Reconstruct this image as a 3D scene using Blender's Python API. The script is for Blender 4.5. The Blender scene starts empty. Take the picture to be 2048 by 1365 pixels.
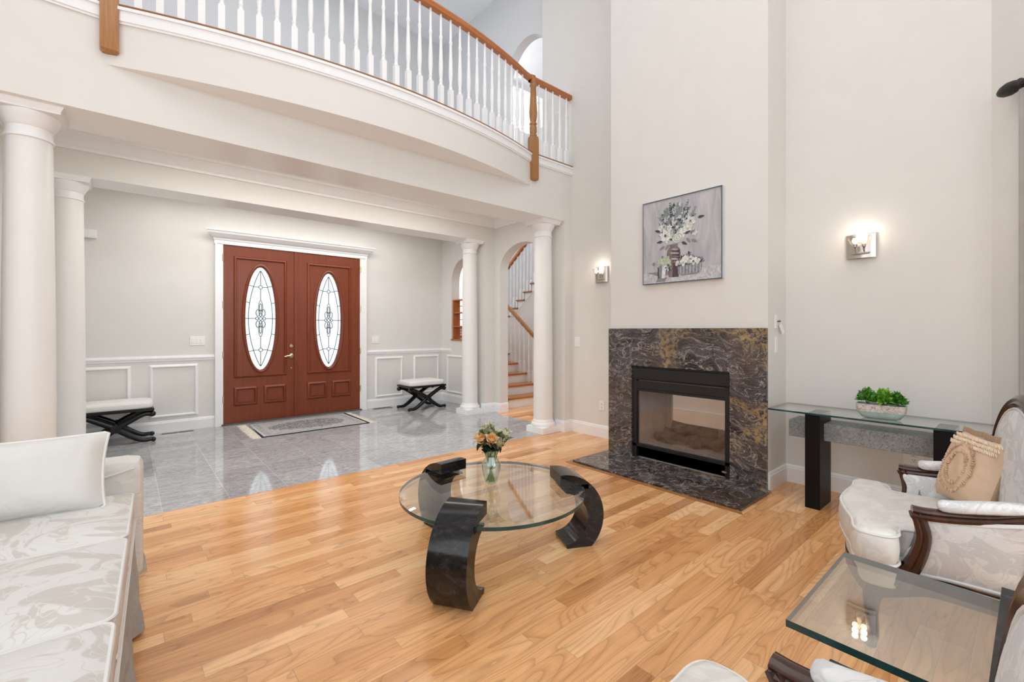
import bpy, bmesh, math, random
from mathutils import Vector, Matrix, geometry
PI = math.pi
random.seed(7)
scene = bpy.context.scene
C = scene.collection

# ------------------------------------------------------------------ camera
cam_d = bpy.data.cameras.new('camera')
cam_d.sensor_width = 36.0
cam_d.lens = 900.2 / 2048 * 36.0
cam_d.shift_y = -20.66 / 2048
cam_d.clip_start = 0.05
cam = bpy.data.objects.new('camera', cam_d)
C.objects.link(cam)
cam.location = (0, 0, 1.27)
cam.rotation_euler = (PI / 2, 0, 0.8618 - PI / 2)
scene.camera = cam

# ------------------------------------------------------------------ light and exposure
scene.view_settings.view_transform = 'Standard'
scene.view_settings.look = 'None'
scene.view_settings.exposure = -0.08
scene.view_settings.gamma = 1.0
scene.view_settings.use_curve_mapping = False
scene.cycles.use_denoising = True
scene.cycles.max_bounces = 14
scene.cycles.diffuse_bounces = 6
scene.cycles.glossy_bounces = 5
scene.cycles.transmission_bounces = 8
scene.cycles.transparent_max_bounces = 16
scene.cycles.sample_clamp_indirect = 6.0
scene.cycles.caustics_reflective = False
scene.cycles.caustics_refractive = False
world = bpy.data.worlds.new('daylight')
scene.world = world
world.use_nodes = True
bg = world.node_tree.nodes['Background']
bg.inputs['Color'].default_value = (0.93, 0.97, 1.0, 1)
bg.inputs['Strength'].default_value = 1.45

def area(name, loc, direction, sx, sy, power, color=(1, 1, 1)):
    d = bpy.data.lights.new(name, 'AREA')
    d.shape = 'RECTANGLE'
    d.size, d.size_y = sx, sy
    d.energy = power
    d.color = color
    o = bpy.data.objects.new(name, d)
    C.objects.link(o)
    o.location = loc
    o.rotation_euler = Vector(direction).to_track_quat('-Z', 'Y').to_euler()
    return o

area('window_light_back', (0.8, -3.25, 2.4), (0, 1, -0.32), 5.6, 2.8, 84, (0.92, 0.97, 1.0))
area('window_light_side', (-2.75, -0.6, 2.4), (1, 0.1, -0.3), 4.0, 2.6, 42, (0.92, 0.97, 1.0))
area('foyer_fill_front', (1.8, 4.6, 2.97), (0, 0, -1), 3.4, 0.5, 40, (1.0, 0.975, 0.93))  # added fill hidden behind the front beam, no known fixture
area('foyer_fill_back', (1.8, 6.35, 2.97), (0, 0, -1), 3.4, 0.5, 31, (1.0, 0.975, 0.93))  # second added fill, out of view above the rear foyer bay
area('landing_light', (1.9, 5.3, 6.4), (0, 0, -1), 3.0, 1.4, 20, (0.96, 0.98, 1))
area('stair_hall_fill', (5.4, 6.2, 6.4), (0, 0, -1), 1.2, 2.0, 105, (0.96, 0.98, 1))  # added fill to brighten the stairs, not a known lamp
area('great_room_overhead_fill', (0.9, 0.6, 6.42), (0, 0, -1), 4.0, 4.0, 90, (0.97, 0.98, 1))  # added overhead fill that lifts the floor and its bounce, no known fixture

# ------------------------------------------------------------------ material helpers
class G:
    def __init__(s, name):
        s.m = bpy.data.materials.new(name)
        s.m.use_nodes = True
        s.nt = s.m.node_tree
        s.nt.nodes.clear()
        s.out = s.nt.nodes.new('ShaderNodeOutputMaterial')
    def n(s, t, attrs=None, **inp):
        nd = s.nt.nodes.new('ShaderNode' + t)
        for k, v in (attrs or {}).items():
            setattr(nd, k, v)
        for k, v in inp.items():
            sock = nd.inputs[int(k[1:])] if k[0] == 'i' and k[1:].isdigit() else nd.inputs[k.replace('_', ' ')]
            if isinstance(v, bpy.types.NodeSocket):
                s.nt.links.new(v, sock)
            else:
                sock.default_value = v
        return nd
    def math(s, op, a, b=0.0, c=0.0):
        return s.n('Math', {'operation': op}, i0=a, i1=b, i2=c).outputs[0]
    def obj(s):
        return s.n('TexCoord').outputs['Object']
    def scaled(s, v, sc, rot=(0, 0, 0), loc=(0, 0, 0)):
        return s.n('Mapping', None, Vector=v, Scale=sc, Rotation=rot, Location=loc).outputs[0]
    def noise(s, v, scale, detail=3.0, rough=0.5, dist=0.0):
        return s.n('TexNoise', None, Vector=v, Scale=scale, Detail=detail, Roughness=rough, Distortion=dist).outputs[0]
    def ramp(s, fac, stops, interp='LINEAR'):
        nd = s.n('ValToRGB', None, Fac=fac)
        cr = nd.color_ramp
        cr.interpolation = interp
        while len(cr.elements) > 1:
            cr.elements.remove(cr.elements[-1])
        for i, (p, c) in enumerate(stops):
            e = cr.elements[0] if i == 0 else cr.elements.new(p)
            e.position = p
            e.color = (*c, 1) if len(c) == 3 else c
        return nd.outputs[0]
    def mix(s, fac, a, b, bt='MIX'):
        nd = s.n('Mix', {'data_type': 'RGBA', 'blend_type': bt})
        for sock, v in ((nd.inputs[0], fac), (nd.inputs[6], a), (nd.inputs[7], b)):
            if isinstance(v, bpy.types.NodeSocket):
                s.nt.links.new(v, sock)
            else:
                sock.default_value = v if not isinstance(v, tuple) or len(v) == 4 else (*v, 1)
        return nd.outputs[2]
    def bump(s, h, strength=0.3, dist=0.01):
        return s.n('Bump', None, Height=h, Strength=strength, Distance=dist).outputs[0]
    def bsdf(s, **inp):
        nd = s.n('BsdfPrincipled', None, **{k: (v if not (isinstance(v, tuple) and len(v) == 3 and 'Color' in k) else (*v, 1)) for k, v in inp.items()})
        return nd
    def done(s, sh):
        s.nt.links.new(sh.outputs[0] if hasattr(sh, 'outputs') else sh, s.out.inputs[0])
        return s.m

def plain(name, col, rough=0.5, metal=0.0, var=0.04, scale=6.0, bump=0.0, bscale=200.0, spec=0.5, coat=0.0):
    g = G(name)
    co = g.obj()
    f = g.noise(co, scale, 4.0)
    lo = tuple(c * (1 - var) for c in col)
    hi = tuple(min(1, c * (1 + var)) for c in col)
    c = g.ramp(f, [(0.3, lo), (0.7, hi)])
    kw = dict(Base_Color=c, Roughness=rough, Metallic=metal)
    if bump:
        kw['Normal'] = g.bump(g.noise(co, bscale, 2.0), bump, 0.002)
    b = g.bsdf(**kw)
    b.inputs['Specular IOR Level'].default_value = spec
    if coat:
        b.inputs['Coat Weight'].default_value = coat
        b.inputs['Coat Roughness'].default_value = 0.05
    return g.done(b)

def emis(name, col, strength):
    g = G(name)
    return g.done(g.n('Emission', None, Color=(*col, 1), Strength=strength))

def clear_glass(name, tint, ior=1.5, rough=0.0):
    g = G(name)
    t = g.n('BsdfTransparent', None, Color=(*tint, 1))
    r = g.n('BsdfGlossy', None, Color=(1, 1, 1, 1), Roughness=rough)
    bf = g.n('NewGeometry').outputs['Backfacing']   # keep one eta on both faces, so no false total reflection inside the pane
    f = g.n('Fresnel', None, IOR=g.math('MULTIPLY_ADD', bf, 1.0 / ior - ior, ior))
    return g.done(g.n('MixShader', None, i0=f.outputs[0], i1=t.outputs[0], i2=r.outputs[0]))

M = {}
M['wall'] = plain('wall_paint_beige', (0.735, 0.722, 0.695), 0.55, var=0.012, bump=0.05)
M['wallw'] = plain('wall_paint_pale', (0.70, 0.71, 0.725), 0.6, var=0.01)
M['trim'] = plain('trim_white', (0.86, 0.87, 0.885), 0.32, var=0.01)
M['ceil'] = plain('ceiling_white', (0.90, 0.915, 0.935), 0.34, var=0.01)
M['column'] = plain('column_white', (0.80, 0.795, 0.78), 0.38, var=0.012)
M['black_lacquer'] = plain('black_lacquer', (0.008, 0.008, 0.009), 0.2, var=0.2, spec=0.35)
M['black_paint'] = plain('black_paint', (0.004, 0.004, 0.005), 0.4, var=0.2, spec=0.2)
M['black_metal'] = plain('black_metal', (0.008, 0.008, 0.009), 0.42, var=0.2)
M['chrome'] = plain('brushed_nickel', (0.52, 0.49, 0.46), 0.3, 1.0)
M['brass'] = plain('polished_brass', (0.85, 0.72, 0.42), 0.2, 1.0)
M['leather'] = plain('white_leather', (0.80, 0.80, 0.79), 0.35, var=0.02, bump=0.15, bscale=120)
def cotton():
    g = G('white_cotton')
    co = g.obj()
    f = g.noise(g.scaled(co, (5, 5, 9)), 1.0, 3.0, 0.5, 1.6)
    c = g.ramp(g.noise(co, 7.0, 3.0), [(0.3, (0.645, 0.635, 0.605)), (0.7, (0.69, 0.68, 0.655))])
    return g.done(g.bsdf(Base_Color=c, Roughness=0.75, Normal=g.bump(f, 0.55, 0.02)))
M['plain_white'] = cotton()
M['plate'] = plain('white_plastic', (0.85, 0.85, 0.84), 0.35, var=0.01)
M['slot'] = plain('dark_slot', (0.10, 0.095, 0.09), 0.5)
M['paper'] = plain('white_card', (0.88, 0.88, 0.86), 0.7)
M['stem'] = plain('green_stem', (0.10, 0.24, 0.03), 0.45, var=0.35, scale=30)
M['leaf_dark'] = plain('dark_leaf', (0.012, 0.035, 0.022), 0.4, var=0.4, scale=30)
M['leaf_bright'] = plain('bright_leaf', (0.15, 0.42, 0.06), 0.45, var=0.6, scale=55)
M['leaf_lime'] = plain('lime_leaf', (0.26, 0.56, 0.06), 0.45, var=0.5, scale=50)
M['lily'] = plain('pale_lily', (0.80, 0.80, 0.62), 0.55, var=0.2, scale=40)
M['soil'] = plain('dark_soil', (0.02, 0.016, 0.012), 0.9, var=0.5, scale=80)
M['log'] = plain('charred_log', (0.10, 0.075, 0.06), 0.85, var=0.5, scale=18, bump=0.5, bscale=60)
M['sand'] = plain('pale_ash', (0.42, 0.36, 0.31), 0.9, var=0.2, scale=30)
M['firebrick'] = plain('tan_firebrick', (0.50, 0.42, 0.37), 0.8, var=0.12, scale=8)
M['curtain'] = plain('curtain_fabric', (0.72, 0.70, 0.68), 0.85, var=0.05)
M['bronze'] = plain('dark_bronze', (0.012, 0.011, 0.01), 0.5, var=0.5, scale=50)
M['bulb'] = emis('lit_bulb', (1.0, 0.86, 0.68), 7.0)
M['glass_top'] = clear_glass('table_glass', (0.92, 0.95, 0.93), 2.1)
M['glass_end'] = clear_glass('end_table_glass', (0.88, 0.90, 0.88), 2.5)
M['glass_vase'] = clear_glass('vase_glass', (0.91, 0.95, 0.94), 1.9)
M['glass_cup'] = clear_glass('sconce_cup_glass', (0.98, 0.93, 0.88), 1.5, 0.08)
M['fire_glass'] = clear_glass('fireplace_glass', (0.90, 0.88, 0.87), 1.6)

def glass_edge():
    g = G('glass_edge_teal')
    co = g.obj()
    c = g.ramp(g.noise(co, 9.0), [(0.3, (0.010, 0.035, 0.037)), (0.7, (0.03, 0.09, 0.09))])
    return g.done(g.bsdf(Base_Color=c, Roughness=0.08))
M['glass_edge'] = glass_edge()

def oak(name, tones, sx=2.2, sy=26.0, rough=0.3, axis='x'):
    g = G(name)
    co = g.obj()
    sc = {'x': (sx, sy, sy), 'y': (sy, sx, sy), 'z': (sy, sy, sx)}[axis]
    v = g.scaled(co, sc)
    f = g.noise(v, 1.0, 5.0, 0.6, 1.2)
    c = g.ramp(f, [(0.25, tones[0]), (0.5, tones[1]), (0.75, tones[2])])
    return g.done(g.bsdf(Base_Color=c, Roughness=rough, Normal=g.bump(f, 0.08, 0.003)))
OAK = ((0.27, 0.115, 0.035), (0.36, 0.165, 0.055), (0.45, 0.225, 0.085))
ORG = ((0.34, 0.10, 0.025), (0.44, 0.145, 0.035), (0.52, 0.19, 0.05))
M['oak_rail'] = oak('oak_handrail', ORG, axis='x')
M['oak_post'] = oak('oak_newel', OAK, axis='z')
M['oak_shoe'] = oak('oak_shoe_rail', ((0.19, 0.075, 0.025), (0.25, 0.105, 0.035), (0.3, 0.135, 0.05)), axis='x')
M['oak_tread'] = oak('oak_tread', ORG, axis='x')
M['oak_shelf'] = oak('oak_shelf', ((0.33, 0.085, 0.015), (0.42, 0.125, 0.025), (0.5, 0.165, 0.04)), axis='z')
M['mahogany'] = oak('mahogany_door', ((0.155, 0.029, 0.009), (0.19, 0.038, 0.012), (0.23, 0.049, 0.016)), 1.2, 30, 0.33, 'z')
M['walnut'] = oak('dark_walnut', ((0.018, 0.007, 0.004), (0.04, 0.014, 0.008), (0.085, 0.028, 0.014)), 3, 14, 0.22, 'z')

def wood_floor():
    g = G('red_oak_strip_floor')
    co = g.obj()
    xyz = g.n('SeparateXYZ', None, Vector=co)
    x, y = xyz.outputs[0], xyz.outputs[1]
    w = 0.0825
    ry = g.math('DIVIDE', y, w)
    row = g.math('FLOOR', ry)
    fy = g.math('FRACT', ry)
    rn = g.n('TexWhiteNoise', {'noise_dimensions': '1D'}, W=row)
    r1 = rn.outputs[0]
    rn2 = g.n('TexWhiteNoise', {'noise_dimensions': '1D'}, W=g.math('ADD', row, 91.7)).outputs[0]
    L = g.math('MULTIPLY_ADD', rn2, 0.75, 0.5)
    u = g.math('DIVIDE', g.math('MULTIPLY_ADD', r1, 9.0, g.math('ADD', x, 20.0)), L)
    idx = g.math('FLOOR', u)
    fx = g.math('MULTIPLY', g.math('FRACT', u), L)
    wn = g.n('TexWhiteNoise', {'noise_dimensions': '2D'}, Vector=g.n('CombineXYZ', None, X=row, Y=idx).outputs[0])
    pv = wn.outputs[0]
    sepc = g.n('SeparateColor', None, Color=wn.outputs[1])
    p2 = sepc.outputs[1]
    base = g.ramp(pv, [(0.0, (0.52, 0.235, 0.088)), (0.18, (0.67, 0.33, 0.13)), (0.5, (0.76, 0.395, 0.168)), (0.8, (0.83, 0.46, 0.21)), (1.0, (0.90, 0.56, 0.29))])
    # grain: streaks + cathedral figure
    gz = g.math('MULTIPLY', pv, 37.0)
    v1 = g.n('CombineXYZ', None, X=g.math('MULTIPLY', x, 1.6), Y=g.math('MULTIPLY', y, 60.0), Z=gz).outputs[0]
    st = g.noise(v1, 1.0, 4.0, 0.65)
    v2 = g.n('CombineXYZ', None, X=g.math('MULTIPLY', x, 1.1), Y=g.math('MULTIPLY', y, 7.0), Z=gz).outputs[0]
    field = g.noise(v2, 1.0, 1.0, 0.4, 0.4)
    ring = g.math('FRACT', g.math('MULTIPLY', field, g.math('MULTIPLY_ADD', p2, 14.0, 8.0)))
    ringc = g.ramp(ring, [(0.0, (0.70, 0.66, 0.60)), (0.16, (0.9, 0.88, 0.86)), (0.45, (1.05, 1.05, 1.05)), (1.0, (0.97, 0.96, 0.95))])
    stc = g.ramp(st, [(0.3, (0.82, 0.79, 0.75)), (0.55, (1.0, 1.0, 1.0)), (0.8, (1.07, 1.07, 1.06))])
    c = g.mix(0.85, base, ringc, 'MULTIPLY')
    c = g.mix(0.9, c, stc, 'MULTIPLY')
    knot = g.noise(g.scaled(co, (3.0, 12.0, 1.0)), 1.0, 2.0)
    c = g.mix(g.math('MULTIPLY', g.math('GREATER_THAN', knot, 0.76), 0.5), c, (0.22, 0.085, 0.03))
    gap = g.math('MAXIMUM', g.math('LESS_THAN', fy, 0.016), g.math('LESS_THAN', fx, 0.0016))
    c = g.mix(g.math('MULTIPLY', gap, 0.55), c, (0.16, 0.06, 0.02))
    # boards slightly cupped and edges eased
    e = g.math('ABSOLUTE', g.math('SUBTRACT', fy, 0.5))
    edge = g.math('POWER', g.math('MULTIPLY', e, 2.0), 8.0)
    endd = g.math('SUBTRACT', 1.0, g.math('MINIMUM', g.math('DIVIDE', fx, 0.006), 1.0))
    h = g.math('SUBTRACT', g.math('MULTIPLY', pv, 0.25), g.math('MAXIMUM', edge, endd))
    h = g.math('MULTIPLY_ADD', g.noise(g.scaled(co, (2.0, 9.0, 1.0)), 1.0, 1.0), 1.2, h)
    rg = g.math('MULTIPLY_ADD', st, 0.08, 0.15)
    b = g.bsdf(Base_Color=c, Roughness=rg, Normal=g.bump(h, 0.16, 0.0016))
    b.inputs['Specular IOR Level'].default_value = 0.5
    return g.done(b)
M['wood'] = wood_floor()

def granite_tile():
    g = G('grey_granite_tile')
    co = g.obj()
    xyz = g.n('SeparateXYZ', None, Vector=co)
    T = 0.4035
    fx = g.math('FRACT', g.math('DIVIDE', g.math('SUBTRACT', xyz.outputs[0], 1.0), T))
    fy = g.math('FRACT', g.math('DIVIDE', g.math('SUBTRACT', xyz.outputs[1], 3.97), T))
    ix = g.math('FLOOR', g.math('DIVIDE', g.math('SUBTRACT', xyz.outputs[0], 1.0), T))
    iy = g.math('FLOOR', g.math('DIVIDE', g.math('SUBTRACT', xyz.outputs[1], 3.97), T))
    tv = g.n('TexWhiteNoise', {'noise_dimensions': '2D'}, Vector=g.n('CombineXYZ', None, X=ix, Y=iy).outputs[0]).outputs[0]
    a = g.noise(g.scaled(co, (7, 22, 10)), 1.0, 4.0, 0.65, 2.4)
    b2 = g.noise(co, 60.0, 3.0, 0.6, 1.0)
    c = g.ramp(a, [(0.28, (0.25, 0.262, 0.278)), (0.45, (0.39, 0.402, 0.418)), (0.55, (0.47, 0.482, 0.492)), (0.75, (0.60, 0.61, 0.62))])
    c = g.mix(0.7, c, g.ramp(b2, [(0.3, (0.72, 0.72, 0.73)), (0.7, (1.12, 1.12, 1.12))]), 'MULTIPLY')
    c = g.mix(1.0, c, g.ramp(tv, [(0.0, (0.88, 0.88, 0.89)), (1.0, (1.08, 1.08, 1.08))]), 'MULTIPLY')
    gx = g.math('LESS_THAN', fx, 0.009)
    gy = g.math('LESS_THAN', fy, 0.006)
    c = g.mix(g.math('MAXIMUM', g.math('MULTIPLY', gx, 0.75), g.math('MULTIPLY', gy, 0.3)), c, (0.66, 0.66, 0.66))
    return g.done(g.bsdf(Base_Color=c, Roughness=0.07))
M['tile'] = granite_tile()

def dark_marble():
    g = G('black_gold_granite')
    co = g.obj()
    warp = g.n('TexNoise', None, Vector=g.scaled(co, (1, 1, 1), (0, 0, 0), (4.2, 1.1, 0.4)), Scale=1.9, Detail=2.5, Roughness=0.55)
    wv = g.n('VectorMath', {'operation': 'MULTIPLY_ADD'}, i0=warp.outputs[1], i1=(0.36, 0.36, 0.36), i2=co).outputs[0]
    flow = g.noise(g.scaled(wv, (1.5, 1.6, 4.6)), 1.0, 6.0, 0.62, 0.9)
    c = g.ramp(flow, [(0.30, (0.008, 0.008, 0.010)), (0.43, (0.022, 0.019, 0.021)), (0.52, (0.085, 0.072, 0.076)), (0.58, (0.035, 0.029, 0.031)), (0.68, (0.14, 0.12, 0.125)), (0.78, (0.03, 0.022, 0.02))])
    def wisps(sc, w, d, loc):
        n_ = g.noise(g.scaled(wv, sc, (0, 0, 0), loc), 1.0, 4.0, 0.62, d)
        return g.ramp(g.math('ABSOLUTE', g.math('SUBTRACT', n_, 0.5)), [(0.0, (1, 1, 1)), (w, (0.2, 0.2, 0.2)), (w * 2.2, (0, 0, 0))])
    c = g.mix(g.math('MULTIPLY', wisps((3.4, 3.8, 10), 0.014, 1.6, (0, 0, 0)), 0.75), c, (0.52, 0.45, 0.38))
    c = g.mix(g.math('MULTIPLY', wisps((9, 10, 26), 0.012, 2.2, (7, 3, 1)), 0.4), c, (0.42, 0.38, 0.35))
    brown = g.ramp(g.noise(g.scaled(co, (1.4, 1.6, 1.2), (0, 0, 0), (2, 5, 1)), 1.0, 2.0), [(0.5, (0, 0, 0)), (0.62, (1, 1, 1))])
    c = g.mix(g.math('MULTIPLY', brown, 0.35), c, (0.11, 0.06, 0.028))
    gold = g.noise(g.scaled(wv, (1.5, 1.7, 2.6), (0, 0, 0), (3.1, 0.2, 1.55)), 1.0, 3.0, 0.55, 0.3)
    sp_ = g.n('SeparateXYZ', None, Vector=co)
    gold = g.math('ADD', gold, g.math('MULTIPLY_ADD', sp_.outputs[1], -0.17, g.math('MULTIPLY_ADD', sp_.outputs[2], 0.05, -0.05)))
    spots = g.noise(g.scaled(wv, (26, 26, 26)), 1.0, 2.0, 0.5, 0.6)
    gm = g.math('MULTIPLY', g.ramp(gold, [(0.575, (0, 0, 0)), (0.64, (1, 1, 1))]), g.ramp(spots, [(0.44, (0, 0, 0)), (0.52, (1, 1, 1))]))
    c = g.mix(g.math('MULTIPLY', gm, 0.9), c, g.ramp(flow, [(0.35, (0.20, 0.12, 0.05)), (0.7, (0.48, 0.345, 0.18))]))
    return g.done(g.bsdf(Base_Color=c, Roughness=0.08))
M['marble'] = dark_marble()

def black_stone():
    g = G('black_tessellated_stone')
    co = g.obj()
    a = g.noise(g.scaled(co, (6, 6, 9)), 1.0, 6.0, 0.65, 3.0)
    c = g.ramp(a, [(0.35, (0.005, 0.005, 0.006)), (0.55, (0.014, 0.013, 0.014)), (0.74, (0.055, 0.052, 0.051))])
    b = g.bsdf(Base_Color=c, Roughness=0.13)
    b.inputs['Specular IOR Level'].default_value = 0.38
    return g.done(b)
M['black_stone'] = black_stone()

def grey_stone():
    g = G('grey_cast_stone')
    co = g.obj()
    a = g.noise(co, 70.0, 4.0, 0.7, 1.5)
    d = g.noise(co, 9.0, 2.0)
    c = g.ramp(a, [(0.33, (0.10, 0.105, 0.11)), (0.5, (0.24, 0.25, 0.255)), (0.7, (0.36, 0.37, 0.375))])
    c = g.mix(0.5, c, g.ramp(d, [(0.3, (0.8, 0.8, 0.8)), (0.7, (1.15, 1.15, 1.15))]), 'MULTIPLY')
    return g.done(g.bsdf(Base_Color=c, Roughness=0.7, Normal=g.bump(a, 0.25, 0.003)))
M['grey_stone'] = grey_stone()

def damask(name, ground, figure, scale, rough=(0.75, 0.45), thr=0.5, amount=1.0):
    g = G(name)
    co = g.obj()
    w = g.n('TexNoise', None, Vector=co, Scale=scale * 0.55, Detail=1.0)
    wv = g.n('VectorMath', {'operation': 'MULTIPLY_ADD'}, i0=w.outputs[1], i1=(0.42 / scale * 6,) * 3, i2=co).outputs[0]
    a = g.noise(wv, scale, 0.6, 0.35, 2.2)
    b = g.noise(wv, scale * 2.3, 0.0, 0.4, 1.5)
    f1 = g.ramp(a, [(thr - 0.015, (0, 0, 0)), (thr + 0.015, (1, 1, 1))])
    line = g.ramp(g.math('ABSOLUTE', g.math('SUBTRACT', b, 0.5)), [(0.012, (1, 1, 1)), (0.03, (0, 0, 0))])
    fac = g.math('MULTIPLY', g.math('ABSOLUTE', g.math('SUBTRACT', f1, g.math('MULTIPLY', line, 0.8))), amount)
    c = g.mix(fac, ground, figure)
    rr = g.math('MULTIPLY_ADD', fac, rough[1] - rough[0], rough[0])
    weave = g.noise(g.scaled(co, (400, 400, 400)), 1.0, 1.0)
    return g.done(g.bsdf(Base_Color=c, Roughness=rr, Normal=g.bump(weave, 0.12, 0.002)))
M['damask_sofa'] = damask('ivory_damask', (0.69, 0.68, 0.655), (0.575, 0.545, 0.505), 4.6)
M['damask_chair'] = damask('white_floral_damask', (0.63, 0.637, 0.645), (0.77, 0.777, 0.78), 9.0)
M['damask_seat'] = damask('cream_damask', (0.74, 0.715, 0.68), (0.68, 0.65, 0.61), 10.0)
M['piping'] = plain('white_piping', (0.72, 0.71, 0.69), 0.6)
M['cream'] = plain('cream_fabric', (0.70, 0.66, 0.59), 0.8, var=0.03, bump=0.15, bscale=300)
M['tan_linen'] = plain('tan_linen', (0.70, 0.51, 0.355), 0.85, var=0.06, scale=20, bump=0.4, bscale=150)
M['tan_braid'] = plain('tan_braid', (0.62, 0.43, 0.28), 0.85, var=0.2, scale=60, bump=0.5, bscale=200)
M['tan_light'] = plain('pale_tan_thread', (0.80, 0.66, 0.50), 0.8, var=0.15, scale=60)

def frosted():
    g = G('frosted_door_glass')
    co = g.obj()
    nrm = g.bump(g.noise(co, 45.0, 3.0, 0.6, 1.0), 0.25, 0.004)
    return g.done(g.n('BsdfRefraction', None, Color=(0.97, 0.985, 1, 1), Roughness=0.12, IOR=1.05, Normal=nrm))
M['door_glass'] = frosted()
M['came'] = plain('lead_came', (0.16, 0.19, 0.19), 0.4, 0.6)

def rose():
    g = G('peach_rose')
    co = g.obj()
    d = g.n('VectorMath', {'operation': 'LENGTH'}, i0=g.scaled(co, (1, 1, 0.4))).outputs['Value']
    c = g.ramp(g.math('DIVIDE', d, 0.03), [(0.12, (1.0, 0.46, 0.06)), (0.45, (1.0, 0.64, 0.25)), (0.9, (1.0, 0.84, 0.58))])
    return g.done(g.bsdf(Base_Color=c, Roughness=0.55))
M['rose'] = rose()
M['rose_cream'] = plain('cream_rose', (0.82, 0.72, 0.47), 0.55, var=0.1, scale=30)

def pottery():
    g = G('aqua_glaze')
    co = g.obj()
    c = g.ramp(g.noise(co, 14, 3), [(0.3, (0.30, 0.46, 0.46)), (0.7, (0.42, 0.58, 0.57))])
    return g.done(g.bsdf(Base_Color=c, Roughness=0.15))
M['aqua'] = pottery()
def crackle():
    g = G('distressed_silver_band')
    co = g.obj()
    f = g.noise(co, 55, 5, 0.7, 1.0)
    c = g.ramp(f, [(0.30, (0.12, 0.08, 0.07)), (0.40, (0.42, 0.34, 0.31)), (0.5, (0.56, 0.53, 0.52)), (0.7, (0.68, 0.66, 0.66))])
    return g.done(g.bsdf(Base_Color=c, Roughness=0.35, Normal=g.bump(f, 0.4, 0.004)))
M['band'] = crackle()

def rug_mat():
    g = G('woven_rug')
    co = g.obj()
    xyz = g.n('SeparateXYZ', None, Vector=co)
    x = g.math('ABSOLUTE', xyz.outputs[0]); y = g.math('ABSOLUTE', xyz.outputs[1])
    f = g.noise(g.scaled(co, (1, 1, 1)), 34, 4, 0.7, 1.8)
    e = g.math('SQRT', g.math('ADD', g.math('POWER', g.math('DIVIDE', x, 0.50), 2.0), g.math('POWER', g.math('DIVIDE', y, 0.30), 2.0)))
    e = g.math('ADD', e, g.math('MULTIPLY', g.noise(co, 12, 2), 0.5))
    ctr = g.math('LESS_THAN', e, 1.2)
    dk = g.ramp(f, [(0.40, (0.055, 0.06, 0.075)), (0.5, (0.20, 0.205, 0.22)), (0.58, (0.46, 0.45, 0.44))])
    lt = g.ramp(f, [(0.35, (0.27, 0.275, 0.29)), (0.55, (0.46, 0.46, 0.46)), (0.7, (0.56, 0.55, 0.53))])
    c = g.mix(ctr, lt, dk)
    # border rings
    dx = g.math('SUBTRACT', 0.655, x); dy = g.math('SUBTRACT', 0.47, y)
    d = g.math('MINIMUM', dx, dy)
    navy = g.math('LESS_THAN', d, 0.022)
    b1 = g.math('MULTIPLY', g.math('GREATER_THAN', d, 0.022), g.math('LESS_THAN', d, 0.05))
    b2 = g.math('MULTIPLY', g.math('GREATER_THAN', d, 0.05), g.math('LESS_THAN', d, 0.12))
    c = g.mix(g.math('MULTIPLY', b2, 0.8), c, g.ramp(f, [(0.4, (0.23, 0.22, 0.235)), (0.6, (0.48, 0.46, 0.45))]))
    c = g.mix(b1, c, (0.52, 0.52, 0.53))
    c = g.mix(navy, c, (0.012, 0.016, 0.03))
    return g.done(g.bsdf(Base_Color=c, Roughness=0.9, Normal=g.bump(g.noise(co, 300, 1), 0.4, 0.002)))
M['rug'] = rug_mat()
M['fringe'] = plain('ivory_fringe', (0.62, 0.57, 0.48), 0.9, var=0.2, scale=60)

def canvas_bg():
    g = G('painted_canvas')
    co = g.obj()
    v = g.noise(g.scaled(co, (1, 14, 3)), 1.0, 4.0, 0.6, 0.8)
    c = g.ramp(v, [(0.30, (0.34, 0.35, 0.39)), (0.5, (0.45, 0.445, 0.475)), (0.7, (0.54, 0.525, 0.545))])
    return g.done(g.bsdf(Base_Color=c, Roughness=0.55))
M['canvas'] = canvas_bg()
for nm, col in dict(p_white=(0.66, 0.68, 0.66), p_pale=(0.50, 0.52, 0.53), p_mid=(0.22, 0.245, 0.27), p_dark=(0.05, 0.06, 0.075), p_green=(0.20, 0.25, 0.22),
                    p_lime=(0.44, 0.48, 0.38), p_brown=(0.20, 0.155, 0.155), p_umber=(0.07, 0.055, 0.06), p_rose=(0.42, 0.37, 0.37), p_table=(0.50, 0.50, 0.53), p_shadow=(0.24, 0.24, 0.28)).items():
    M[nm] = plain('paint_' + nm[2:], col, 0.55, var=0.25, scale=50)
M['frame_dark'] = plain('dark_frame_edge', (0.05, 0.06, 0.085), 0.35)
M['frame_side'] = plain('silver_frame_side', (0.55, 0.60, 0.64), 0.3)

# ------------------------------------------------------------------ mesh helpers
def tag(o, label=None, cat=None, group=None, kind=None):
    if label: o['label'] = label
    if cat: o['category'] = cat
    if group: o['group'] = group
    if kind: o['kind'] = kind
    return o

def obj(name, bm, mats, parent=None, smooth=False, bevel=0.0, seg=2):
    me = bpy.data.meshes.new(name)
    bmesh.ops.recalc_face_normals(bm, faces=bm.faces)
    bm.to_mesh(me)
    bm.free()
    for m in (mats if isinstance(mats, (list, tuple)) else [mats]):
        me.materials.append(M[m] if isinstance(m, str) else m)
    if smooth:
        me.polygons.foreach_set('use_smooth', [True] * len(me.polygons))
        try:
            me.set_sharp_from_angle(angle=math.radians(38))
        except Exception:
            pass
    o = bpy.data.objects.new(name, me)
    C.objects.link(o)
    if parent: o.parent = parent
    if bevel:
        b = o.modifiers.new('edges', 'BEVEL')
        b.width = bevel; b.segments = seg; b.limit_method = 'ANGLE'; b.angle_limit = math.radians(40)
    return o

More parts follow.
